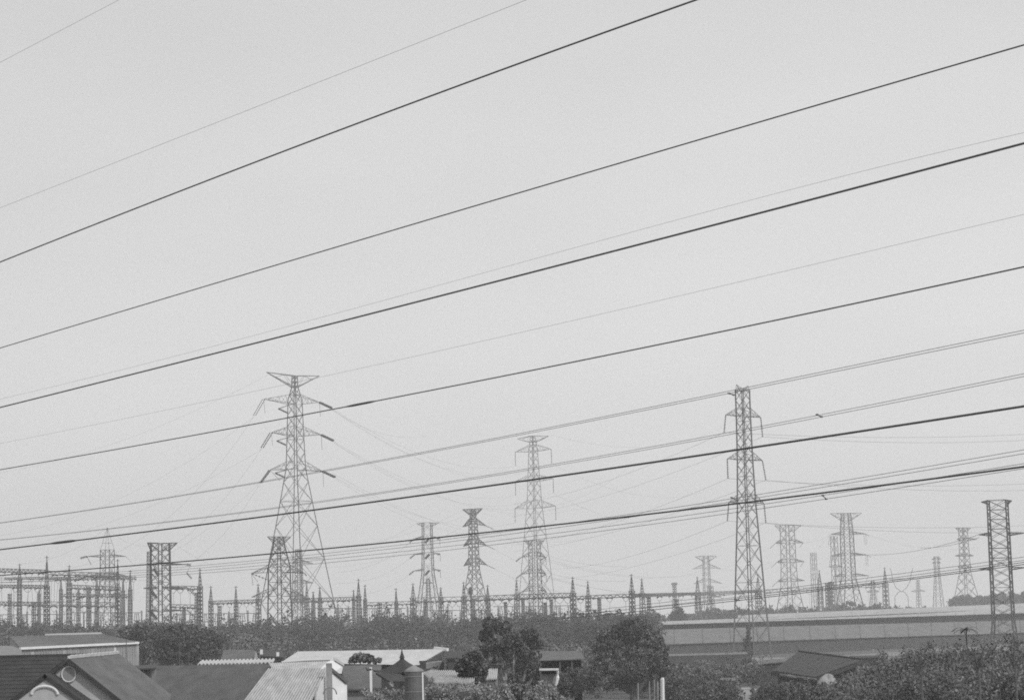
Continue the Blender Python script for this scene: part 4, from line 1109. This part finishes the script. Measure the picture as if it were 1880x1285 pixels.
# round window
wc = P(126.5, 1237, 67.36); R_ = .215
def disc(c, r, th_, n=28):
    m_ = MB(); vs = [c + Vector((r * math.cos(2 * math.pi * i / n), -th_, r * math.sin(2 * math.pi * i / n) * 1.08)) for i in range(n)]
    vs += [v + Vector((0, th_ * 2, 0)) for v in vs]
    m_.add(vs, [tuple(range(n)), tuple(range(2 * n - 1, n - 1, -1))] + [(i, n + i, n + (i + 1) % n, (i + 1) % n) for i in range(n)]); return m_
m_ = MB(); ring = []
for i in range(29):
    a = 2 * math.pi * i / 28; ring.append((wc.x + R_ * math.cos(a), wc.y - .03, wc.z + R_ * 1.08 * math.sin(a)))
m_.tube(ring, .022, 5)
wf = m_.build('round_window', M['trim'], hz)
off = hz.location.copy()
g_ = disc(wc, R_ * .98, .01).build('pane', M['glass'], None); g_.parent = wf
g_.location = -off
# main tiled roof, stepped courses, ridge parallel to the picture
rz_ = ZR(60, 1205, 72.3); xl = P(-80, 1205, 72.3).x; xr = apex.x - .05
mb = MB(); nC = 26
for i in range(nC):
    y0, y1 = 72.3 - (4.3 * i / nC), 72.3 - (4.3 * (i + 1) / nC) - .03
    z0, z1 = rz_ - 3.2 * i / nC, rz_ - 3.2 * (i + 1) / nC - .02
    mb.slab([(xl, y0, z0 + .012), (xr, y0, z0 + .012), (xr, y1, z1 + .03), (xl, y1, z1 + .03)], .05)
mb.build('roof_slope', M['tile'], hz, label='dark tiled main slope')
mb = MB(); mb.slab([(xl, 72.3, rz_ - .02), (xr, 72.3, rz_ - .02), (xr, 76.6, rz_ - 3.2), (xl, 76.6, rz_ - 3.2)], .08); mb.build('roof_slope', M['tile'], hz)
mb = MB(); mb.prism([(xl, 68.7), (xr - 2, 68.7), (xr - 2, 76), (xl, 76)], 0, rz_ - 3.0); mb.build('wall', M['render'], hz)
mb = MB(); mb.bar((xl, 72.3, rz_ + .02), (xr, 72.3, rz_ + .02), .05); mb.build('ridge_cap', M['tile'], hz)
# porch gable in front
pa = P(82, 1236, 66.2); Wp = 2.0; dp = Wp * .72
mb = MB()
mb.add([(pa.x - Wp * .93, 66.27, 0), (pa.x + Wp * .93, 66.27, 0), (pa.x + Wp * .93, 66.27, pa.z - .1 - dp * .93), (pa.x, 66.27, pa.z - .1), (pa.x - Wp * .93, 66.27, pa.z - .1 - dp * .93)], [(0, 1, 2, 3, 4)])
mb.build('porch_wall', M['render'], hz)
for sx in (-1, 1):
    mb = MB(); e = Vector((pa.x + sx * Wp, 66.2, pa.z - dp)); mb.slab([pa, pa + Vector((0, 1.38, 0)), e + Vector((0, 1.38, 0)), e], .13); mb.build('porch_roof', M['tile'], hz)
mb = MB(); arc = [P(82 + 24 * math.cos(a), 1274 - 15 * math.sin(a), 66.25) for a in np.linspace(0, math.pi, 15)]
mb.tube(arc, .05, 6); mb.build('porch_arch', M['trim'], hz)

nR = 26
for i in range(nR):
    ya_, yb_ = 67.6 + 8.3 * i / nR, 67.6 + 8.3 * (i + .85) / nR
    mb = MB(); mb.bar((apex.x, ya_, apex.z + .03), (apex.x, yb_, apex.z + .03 + .02 * (i % 2)), .045); mb.build('ridge_tile', M['ridge'], hz)

# metal shed with white fascia
t, q = quad_house('metal_shed', 'wide metal shed with white edged flat roof behind the gabled house', [(18, 1168, 124), (186, 1163.5, 124), (255, 1178.5, 112), (38, 1189, 104)], 0, 'shed_top', 'shed_front', ribs=60, amp=.02, t=.06, fascia=.055, wall_in=.03)
mb = MB(); mb.bar(q[0] + Vector((2.0, 0, .06)), q[1] + Vector((0, 0, .06)), .05); mb.build('ridge_flashing', M['metal_white'], t)
for x, w, mm in ((56, .12, 'metal_white'), (113, .09, 'metal_light'), (165, .08, 'metal_light'), (208, .06, 'white'), (252, .07, 'metal_light')):
    u = (x - 38) / 217; a = q[3].lerp(q[2], u) + Vector((.0, .0, -.1)); mb = MB(); mb.box((a.x, a.y, a.z / 2 - .06), (w, .05, a.z / 2 - .04)); mb.build('post', M[mm], t)
for i in range(46):
    u = (i + .5) / 46; a = q[3].lerp(q[2], u) + Vector((0, .02, -.2)); mb = MB(); mb.bar((a.x, a.y, .1), tuple(a), .03); mb.build('wall_rib', M['shed_front'], t)
# dark curved roof fragment at the edge
t = thing('lean_to', 'dark lean-to roof against the near end of the metal shed', 'shed', tuple(Zd(P(20, 1200, 100), 0)))
mb = MB(); mb.slab([P(-20, 1184, 103), P(22, 1185, 103), P(40, 1192, 101), P(40, 1206, 98), P(-20, 1206, 98)], .1); mb.build('roof', M['wall_mid'], t)
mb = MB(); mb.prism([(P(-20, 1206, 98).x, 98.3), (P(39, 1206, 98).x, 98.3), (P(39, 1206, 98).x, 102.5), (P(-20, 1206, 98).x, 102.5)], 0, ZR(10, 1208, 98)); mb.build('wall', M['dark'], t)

# dark shack between the houses
t = thing('shack', 'dark little shack squeezed between the gabled house and the plain grey roof', 'shack', tuple(Zd(P(268, 1240, 90), 0)))
a, b = P(246, 1224, 89), P(284, 1222, 89)
mb = MB(); mb.prism([(a.x, 88), (b.x, 88), (b.x, 91), (a.x, 91)], 0, a.z - .1); mb.build('wall', M['wall_mid'], t)
mb = MB(); mb.box(((a.x + b.x) / 2 - .05, 87.97, a.z - .55), (.16, .03, .3)); mb.build('window', M['dark'], t)
mb = MB(); mb.slab([P(244, 1221, 92), P(286, 1219, 92), P(287, 1225, 87.5), P(243, 1227, 87.5)], .06); mb.build('roof', M['wood'], t)
mb = MB(); mb.box((P(283, 1245, 87.9).x, 87.9, 4), (.08, .05, 3.2)); mb.build('post', M['dark'], t)
mb = MB(); mb.slab([P(232, 1240, 85), P(262, 1236, 85), P(275, 1262, 82), P(216, 1266, 82)], .08); mb.build('lower_roof', M['thatch'], t)

# plain grey roof
t, q = quad_house('plain_roofed_building', 'building with a broad plain grey roof beside the ribbed roof', [(287, 1222, 84), (496, 1218.5, 84), (496, 1286, 74), (284, 1290, 74)], 0, 'roof_plain', 'wall_mid', ribs=72, amp=.012, t=.08)
# corrugated pale edge strip above it
a, b = P(362, 1219.5, 84.4), P(500, 1216.5, 84.4)
mb = MB(); mb.corrug(a + Vector((0, .9, .12)), b + Vector((0, .9, .12)), b, a, 20, .05, .02); mb.build('ridge_sheet', M['metal_white'], t)

# building with the ribbed roof and white gable end
t = thing('clerestory_building', 'building with pale ribbed roof, raised upper roof and white gable end', 'building', tuple(Zd(P(560, 1300, 78), 0)))
R0, R1 = P(491, 1229, 80), P(602, 1226.5, 80)
E0, E1 = P(440, 1296, 73), P(566, 1296, 73)
mb = MB(); mb.corrug(R0, R1, E1, E0, 24, .07, .04); mb.build('roof', M['metal_light'], t)
mb = MB(); mb.corrug(P(494, 1217, 83), P(604, 1213.5, 83), P(600, 1226, 80.6), P(500, 1228, 80.6), 26, .02, .03); mb.build('upper_roof', M['metal_light'], t)
mb = MB(); mb.slab([P(560, 1212, 85), P(606, 1210.5, 85), P(606, 1213.5, 83.2), P(500, 1216.5, 83.2)], .06); mb.build('upper_roof', M['roof_mid'], t)
# white gable end, turned to face right
gx = P(602, 1230, 80).x
def sheet(name, pts, m, label=None):
    mb = MB(); k = len(pts); n = (pts[1] - pts[0]).cross(pts[2] - pts[0]).normalized() * .08
    if n.y < 0: n = -n
    mb.add(pts + [p + n for p in pts], [tuple(range(k)), tuple(range(2 * k - 1, k - 1, -1))] + [(i, k + i, k + (i + 1) % k, (i + 1) % k) for i in range(k)])
    return mb.build(name, M[m], t, label=label)
G0, G1, G2 = P(581, 1270, 76.0), P(603, 1229, 78.6), P(637, 1257, 79.4)
sheet('gable_wall', [G0, G1, G2, Zd(G2, 0), Zd(G0, 0)], 'white')
U0, U1, U2, U3, U4 = P(590, 1227, 79.6), P(603, 1213, 80.6), P(614, 1212, 81.2), P(630, 1222, 81.8), P(627, 1236, 81.6)
sheet('upper_gable', [U0, U1, U2, U3, U4, P(612, 1234, 80.6)], 'white')
cz = P(606.5, 1214, 78.2)
mb = MB(); mb.box((cz.x, 77.6, cz.z / 2 - .02), (.10, .10, cz.z / 2 - .02)); mb.build('column', M['concrete'], t)
mb = MB(); mb.bar(G1 + Vector((0, -.05, .1)), G2 + Vector((0, -.05, .1)), .05); mb.build('barge_board', M['roof_mid'], t)
mb = MB(); mb.bar(U2 + Vector((0, -.05, .05)), U3 + Vector((0, -.05, .05)), .05); mb.build('upper_barge_board', M['metal_white'], t)
mb = MB(); arc = [P(606 + 12 * math.cos(a), 1274 - 13 * math.sin(a), 76.2) for a in np.linspace(0, math.pi, 13)]
mb.tube(arc, .025, 6); mb.build('arch', M['concrete'], t)

for (x, y, D_, h_, lab) in ((232, 1212, 79, .9, 'thin roof aerial on the far end of the gable wing'), (330, 1219, 84, 1.1, 'thin roof aerial on the ridge of the plain grey roof')):
    p = P(x, y + 8, D_); ta = thing('roof_aerial', lab, 'aerial', tuple(p), 'roof aerials')
    mb = MB(); mb.bar(tuple(p), tuple(p + Vector((0, 0, h_))), .012); mb.build('mast', M['steel'], ta)
    mb = MB(); mb.bar(tuple(p + Vector((-.3, 0, h_ - .1))), tuple(p + Vector((.3, .1, h_ - .1))), .008)
    for k in range(5): mb.bar(tuple(p + Vector((-.26 + k * .13, -.12, h_ - .1))), tuple(p + Vector((-.26 + k * .13, .12, h_ - .1))), .006)
    mb.build('antenna', M['steel'], ta)
# long white roof shed
t = thing('white_roofed_shed', 'long shed with a broad whitish roof in front of the fence', 'shed', tuple(Zd(P(670, 1230, 150), 0)))
A, B = P(546, 1195.5, 158), P(817, 1191, 158); C_, D__ = P(770, 1218, 146), P(518, 1214, 146)
mb = MB(); mb.corrug(A, B, C_, D__, 90, .02, .05); mb.build('roof', M['metal_white'], t)
mb = MB(); mb.add([B - Vector((0, 0, .1)), C_ - Vector((0, 0, .1)), Zd(C_, 0), Zd(B, 0)], [(0, 1, 2, 3), (3, 2, 1, 0)]); mb.build('end_wall', M['wall_mid'], t)
wl_ = P(816, 1196, 153); wr_ = P(781, 1200, 147)
mb = MB(); mb.prism([(wr_.x, 146.8), (wl_.x, 151.5), (wl_.x - .2, 157), (wr_.x - 8, 157), (wr_.x - 8, 149)], 0, ZR(800, 1201, 150) - .5); mb.build('wall', M['wall_mid'], t)
mb = MB(); mb.prism([(P(519, 1214, 146).x + .6, 146.6), (P(772, 1218, 146).x - .5, 146.6), (P(772, 1218, 146).x - .5, 157), (P(519, 1214, 146).x + .6, 157)], 0, ZR(640, 1216, 146) - .4); mb.build('wall', M['shed_wall'], t)
mb = MB(); mb.box((P(776, 1224, 146.4).x, 146.4, ZR(776, 1224, 146.4)), (.22, .08, .42)); mb.build('doorway', M['dark'], t)
mb = MB(); mb.bar(P(798, 1189, 158), P(822, 1192, 157), .10); mb.build('ridge_flashing', M['white'], t)
mb = MB(); mb.bar(P(517, 1214.5, 145.9), P(770, 1218.5, 145.9), .06); mb.build('eave_flashing', M['white'], t)
# dark barn beside it
t, q = quad_house('barn', 'dark barn with a faintly rounded roof beside the white roofed shed', [(818, 1195, 156), (884, 1194, 156), (888, 1207, 148), (820, 1207, 148)], 0, 'thatch', 'shed_wall')

# grey roof with white post
t, q = quad_house('low_grey_building', 'low plain grey building beyond the white gable end', [(626, 1221, 108), (700, 1220, 108), (700, 1262, 98), (636, 1264, 98)], 0, 'roof_mid', 'wall_mid', ribs=30, amp=.012)
p = P(681, 1241, 96.6); mb = MB(); mb.box((p.x, p.y, p.z / 2 + .2), (.05, .05, p.z / 2 + .2)); mb.build('white_post', M['white'], t)

# temple style roof
t = thing('temple_pavilion', 'pavilion with a dark pointed upswept roof and finial before the white roofed shed', 'pavilion', tuple(Zd(P(730, 1240, 92), 0)))
ap = P(738, 1203, 92)
for k in range(4):
    a0, a1 = k * math.pi / 2 + .35, (k + 1) * math.pi / 2 + .35
    vs, fs = [], []; n1, n2 = 8, 6
    for i in range(n1 + 1):
        u = i / n1
        rr = 1.35 * (u ** 1.15); zz = -.78 * (u ** .72) + (.10 * max(u - .8, 0) / .2)
        for j in range(n2 + 1):
            v = j / n2; c0 = Vector((math.cos(a0), math.sin(a0), 0)); c1 = Vector((math.cos(a1), math.sin(a1), 0))
            c = c0.lerp(c1, v) * rr
            lift = (abs(v - .5) * 2) ** 3 * .16 * u ** 3
            vs.append(ap + c + Vector((0, 0, zz + lift)))
    for i in range(n1):
        for j in range(n2):
            q0 = i * (n2 + 1) + j; fs.append((q0, q0 + 1, q0 + n2 + 2, q0 + n2 + 1))
    mb = MB(); mb.add(vs, fs); mb.build('roof_slope', M['thatch'], t)
    e = vs[-1]; mb = MB(); mb.tube([tuple(e), tuple(e + (e - ap) * .12 + Vector((0, 0, .03))), tuple(e + (e - ap) * .17 + Vector((0, 0, .16)))], [.05, .04, .02], 6); mb.build('eave_horn', M['thatch'], t)
mb = MB(); mb.tube([tuple(ap - Vector((0, 0, .1))), tuple(ap + Vector((0, 0, .05))), tuple(ap + Vector((0, 0, .26)))], [.12, .06, .012], 8); mb.build('finial', M['thatch'], t)
mb = MB(); mb.box((ap.x, ap.y, (ap.z - .75) / 2), (.8, .8, (ap.z - .75) / 2)); mb.build('wall', M['shed_wall'], t)
# second lower eave
vs = [P(690, 1234, 90), P(735, 1236, 90), P(752, 1250, 88.5), P(715, 1250, 88.5)]
mb = MB(); mb.slab(vs, .08); mb.build('lower_roof', M['thatch'], t)

# water tank pillar
t = thing('water_tank', 'upright grey tank with a peaked lid and one bright edge beside the pavilion', 'water tank', tuple(Zd(P(760, 1270, 66), 0)))
c = P(760, 1232, 66); R_ = .285
mb = MB(); mb.tube([(c.x, 66, .1), (c.x, 66, c.z - .02), (c.x, 66, c.z)], [R_, R_, R_ * .97], 20); mb.build('tank_body', M['roof_mid'], t, smooth=False)
mb = MB(); mb.tube([(c.x, 66, c.z), (c.x, 66, c.z + .05), (c.x, 66, c.z + .14), (c.x, 66, c.z + .19)], [R_ * 1.05, R_ * .95, R_ * .4, .04], 20); mb.build('lid', M['wall_mid'], t)
mb = MB(); mb.bar((c.x + R_ * .93, 65.84, .1), (c.x + R_ * .93, 65.84, c.z - .03), .022); mb.build('bright_edge', M['white'], t)  # added white bar that draws the tank's bright right edge
for k in range(3):
    zz = c.z - .15 - k * .45; ring = [(c.x + R_ * 1.01 * math.cos(a), 66 + R_ * 1.01 * math.sin(a), zz) for a in np.linspace(0, 2 * math.pi, 21)]
    mb = MB(); mb.tube(ring, .012, 4); mb.build('hoop', M['wall_mid'], t)

# corrugated roofs behind
t, q = quad_house('corrugated_roof_shed', 'low shed with a light corrugated roof behind the water tank', [(772, 1231, 104), (874, 1231, 104), (870, 1254, 97), (800, 1254, 97)], 0, 'metal_light', 'wall_mid', ribs=26, amp=.05, t=.04)
t, q = quad_house('corrugated_roof_shed', 'small patch of light corrugated roof seen under the dark broadleaf tree', [(884, 1228, 112), (914, 1228, 112), (912, 1246, 106), (882, 1248, 106)], 0, 'metal_light', 'wall_mid', ribs=9, amp=.05, t=.04)

# box building with white curved edge
t = thing('white_edged_hut', 'grey hut with a bright white curved corner under the dark broadleaf tree', 'hut', tuple(Zd(P(1014, 1250, 96), 0)))
a, b = P(994, 1233, 96), P(1021, 1232, 96)
mb = MB(); mb.prism([(a.x, 96), (b.x, 96), (b.x, 100), (a.x, 100)], 0, a.z); mb.build('wall', M['wall_mid'], t)
mb = MB(); mb.slab([P(990, 1226.5, 99), P(1026, 1226, 99), P(1026, 1228, 95.5), P(990, 1228.5, 95.5)], .05); mb.build('roof', M['metal_light'], t)
mb = MB(); mb.box(((a.x + b.x) / 2, 95.96, a.z - .02), (.32, .03, .07)); mb.build('opening', M['dark'], t)
crv = [P(1021.5, 1228, 95.7), P(1024, 1233, 95.7), P(1024, 1243, 95.7), P(1022, 1253, 95.7), P(1019, 1262, 95.7)]
mb = MB(); mb.tube(crv, [.05, .07, .08, .06, .03], 6); mb.build('curved_trim', M['white'], t)

# open shed behind
t = thing('open_shed', 'open sided shed with a plank roof on posts between the two big trees', 'shed', tuple(Zd(P(1035, 1215, 175), 0)))
q = [P(985, 1195, 182), P(1067, 1194.5, 182), P(1074, 1209, 170), P(985, 1212, 170)]
for i in range(6):
    u, v = i / 6, (i + .9) / 6
    mb = MB(); mb.slab([q[0].lerp(q[3], u), q[1].lerp(q[2], u), q[1].lerp(q[2], v), q[0].lerp(q[3], v)], .06); mb.build('roof_plank', M['roof_mid'], t)
for x in (990, 1028, 1050, 1071):
    p = P(x, 1212, 170.4); mb = MB(); mb.bar((p.x, 170.4, 0), (p.x, 170.4, p.z - .02), .06); mb.build('post', M['bark'], t)
mb = MB(); mb.add([Zd(q[0], 0), Zd(q[1], 0), q[1] - Vector((0, 0, .1)), q[0] - Vector((0, 0, .1))], [(0, 1, 2, 3), (3, 2, 1, 0)]); mb.build('back_wall', M['wall_mid'], t)
p = P(1040, 1237, 171); mb = MB(); mb.box((p.x, 171, p.z / 2), (.55, .1, p.z / 2)); mb.build('half_wall', M['concrete'], t)

# big dark roof on the right
t = thing('dark_roofed_house', 'house with a large sagging dark roof among the scrub right below the sheds', 'house', tuple(Zd(P(1500, 1230, 195), 0)))
t['label'] = 'house with a large dark lopsided roof in the scrub below the long sheds'
q = [P(1466, 1196, 205), P(1583, 1211, 196), P(1496, 1242, 182), P(1418, 1230, 190)]
for i in range(14):
    u, v = i / 14, (i + .97) / 14
    mb = MB(); dz = Vector((0, 0, .015 * (i % 2)))
    mb.slab([q[0].lerp(q[1], u) + dz, q[0].lerp(q[1], v) + dz, q[3].lerp(q[2], v) + dz, q[3].lerp(q[2], u) + dz], .08); mb.build('roof_sheet', M['thatch'], t)
mb = MB(); dn = Vector((0, -.08, -.25))
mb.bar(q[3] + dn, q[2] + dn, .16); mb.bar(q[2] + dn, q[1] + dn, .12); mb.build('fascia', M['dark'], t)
mb = MB(); mb.bar(q[0] + Vector((0, 0, .08)), q[1] + Vector((0, 0, .08)), .07); mb.build('ridge_cap', M['thatch'], t)
ci = [a.lerp(sum(q, Vector()) / 4, .12) for a in q]
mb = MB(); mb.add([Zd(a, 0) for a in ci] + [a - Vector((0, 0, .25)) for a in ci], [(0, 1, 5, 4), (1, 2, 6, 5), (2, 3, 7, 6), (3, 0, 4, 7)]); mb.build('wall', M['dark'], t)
mb = MB(); mb.bar(P(1446, 1239.5, 186), P(1463, 1242, 185), .07); mb.build('lamp_tube', M['white'], t)
mb = MB(); mb.bar(P(1432, 1237.5, 187), P(1498, 1246, 181), .05); mb.build('eave_gutter', M['concrete'], t)
q_ = [P(1400, 1210, 230), P(1452, 1207, 230), P(1448, 1214, 222), P(1396, 1218, 222)]
t2, _ = quad_house('lean_to', 'small pale lean-to roof tucked behind the dark lopsided roof', [(1400, 1211, 238), (1450, 1207.5, 238), (1446, 1213.5, 230), (1396, 1218, 230)], 0, 'roof_mid', 'shed_wall')
t3, _ = quad_house('low_shed', 'low dark strip roofed shed beyond the lopsided roof at the thicket edge', [(1560, 1203, 250), (1626, 1202, 250), (1624, 1206, 246), (1558, 1207, 246)], 0, 'thatch', 'dark')
t3, _ = quad_house('low_shed', 'low pale hut between the tree belt and the white roofed shed', [(680, 1169, 420), (708, 1168, 420), (707, 1172, 415), (679, 1173, 415)], 0, 'metal_light', 'concrete')
t3, _ = quad_house('low_shed', 'low shed with small grey roof just behind the plain roofed building', [(410, 1193, 150), (467, 1192, 150), (473, 1219, 140), (404, 1219, 140)], 0, 'roof_mid', 'wall_mid', ribs=16, amp=.02)
# its white triangular gable
mb = MB(); g3 = [P(470, 1193, 146), P(476, 1220, 140), P(464, 1220, 140)]
mb.add(g3, [(0, 1, 2), (2, 1, 0)]); mb.slab([g3[0], g3[1], g3[2]], .05); mb.build('gable', M['metal_light'], t3)
t3, _ = quad_house('low_shed', 'dark low roof with two bright corner spots at the foot of the short dark pylon', [(482, 1191, 210), (524, 1197, 205), (520, 1206, 198), (478, 1203, 203)], 0, 'thatch', 'dark')
for (x, y) in ((480, 1196), (510, 1201)):
    mb = MB(); p = P(x, y, 200); mb.box(tuple(p), (.12, .1, .22)); mb.build('white_cap', M['white'], t3)

# tarpaulin heap
t = thing('tarpaulin_heap', 'pale rounded tarpaulin covered heap beside the dark lopsided roof', 'heap', tuple(Zd(P(1520, 1245, 176), 0)))
r_ = random.Random(9); c = P(1520, 1250, 176)
vs, fs = [], []; n1, n2 = 9, 18
for i in range(n1 + 1):
    ph = i / n1 * math.pi / 2
    for j in range(n2):
        a = 2 * math.pi * j / n2; k = 1 + .13 * math.sin(3 * a + i) + r_.uniform(-.05, .05)
        vs.append((c.x + 1.15 * k * math.cos(a) * math.cos(ph), 176 + .8 * k * math.sin(a) * math.cos(ph), c.z * 0 + (c.z + .42) * (math.sin(ph) ** .6) * (1 + .05 * math.cos(2 * a))))
for i in range(n1):
    for j in range(n2): fs.append((i * n2 + j, i * n2 + (j + 1) % n2, (i + 1) * n2 + (j + 1) % n2, (i + 1) * n2 + j))
mb = MB(); mb.add(vs, fs); mb.build('tarpaulin', M['tarp'], t, smooth=True)

# white posts under the bushy tree
for i, (x, y0, w, lab) in enumerate([(1216, 1243, .16, 'brightest white concrete post under the edge of the bushy tree'), (1207, 1250, .08, 'pale thin post touching the brightest white one'),
                                     (1201, 1247, .07, 'pale thin post second from the brightest one'), (1192, 1250, .06, 'dull pale post under the middle of the bushy tree'), (1171, 1253, .07, 'lone pale post deepest under the bushy tree')]):
    p = P(x, y0, 178)
    mb = MB(); mb.tube([(p.x - .1, 178, 0), (p.x, 178, p.z * .96), (p.x + .02, 178, p.z)], [w * 1.2, w, w * .6], 4)
    tag(mb.build('concrete_post', M['white' if i == 0 else 'concrete']), lab, 'post', 'pale posts')

# slatted fence line with posts behind the white roof
fx0, fx1, FD = 545, 1000, 246
t = thing('post_fence', 'long fence of dark posts and thin rails at the foot of the tree belt', 'fence', tuple(Zd(P(760, 1190, FD), 0)))
for i in range(27):
    x = fx0 + (fx1 - fx0) * i / 26 + rnd.uniform(-3, 3); p = P(x, 1174 + rnd.uniform(-1, 2), FD)
    mb = MB(); mb.bar((p.x, FD, 0), (p.x, FD, p.z), .09); mb.build('post', M['wood'], t)
for y in (1181, 1188):
    mb = MB(); mb.bar(P(fx0, y + 4, FD + .2), P(fx1, y - 5, FD + .2), .025); mb.build('rail', M['wood'], t)

# parked car, its pale roof at the bottom of the view
def car(px, py_roof, D, label):
    p = P(px, py_roof, D); L, W, H = 1.55, .8, p.z
    t = thing('parked_car', label, 'car', (p.x, D, 0))
    prof = [(-2.0, .35), (-2.05, .75), (-1.75, .92), (-1.05, 1.0), (-.65, H - .04), (-.2, H), (.7, H), (1.15, H - .1), (1.75, 1.02), (2.0, .85), (2.02, .35)]
    mb = MB(); vs = []
    for sgn in (-1, 1):
        for (x, z) in prof:
            w = W if z < 1.05 else W * .82
            vs.append((p.x + x, D + sgn * w, z))
    n = len(prof)
    fs = [tuple(range(n)), tuple(range(2 * n - 1, n - 1, -1))] + [(i, n + i, n + (i + 1) % n, (i + 1) % n) for i in range(n)]
    mb.add(vs, fs); mb.build('body', M['car_grey'], t)
    for sgn in (-1,):
        for (xa, xb) in ((-.85, -.05), (.05, .75)):
            mb = MB(); mb.slab([(p.x + xa, D + sgn * (W * .93 + .02), 1.03), (p.x + xb, D + sgn * (W * .93 + .02), 1.03), (p.x + xb * .9, D + sgn * (W * .83 + .02), H - .1), (p.x + xa * .75, D + sgn * (W * .83 + .02), H - .1)], .02)
            mb.build('window', M['glass'], t)
        for x in (-1.3, 1.3):
            mb = MB(); mb.tube([(p.x + x, D + sgn * (W + .02), .32), (p.x + x, D + sgn * (W - .2), .32)], .32, 16); wh = mb.build('wheel', M['rubber'], t)
    return t
car(1365, 1262, 222, 'pale car whose rounded roof shows below the tall dark pylon')

# haze
mb = MB(); mb.add([(x, y, z) for z in (-1.0, 130.0) for y in (-100, 2500) for x in (-3800, 3800)], [(0, 2, 3, 1), (4, 5, 7, 6), (0, 1, 5, 4), (2, 6, 7, 3), (0, 4, 6, 2), (1, 3, 7, 5)])
hm = bpy.data.materials.new('haze_air'); hm.use_nodes = True
hn, hl = hm.node_tree.nodes, hm.node_tree.links; hn.clear()
pv = hn.new('ShaderNodeVolumePrincipled'); pv.inputs['Color'].default_value = (.95, .95, .95, 1); pv.inputs['Density'].default_value = 0.0005
ho = hn.new('ShaderNodeOutputMaterial'); hl.new(pv.outputs[0], ho.inputs['Volume'])
tag(mb.build('haze', hm), kind='stuff')
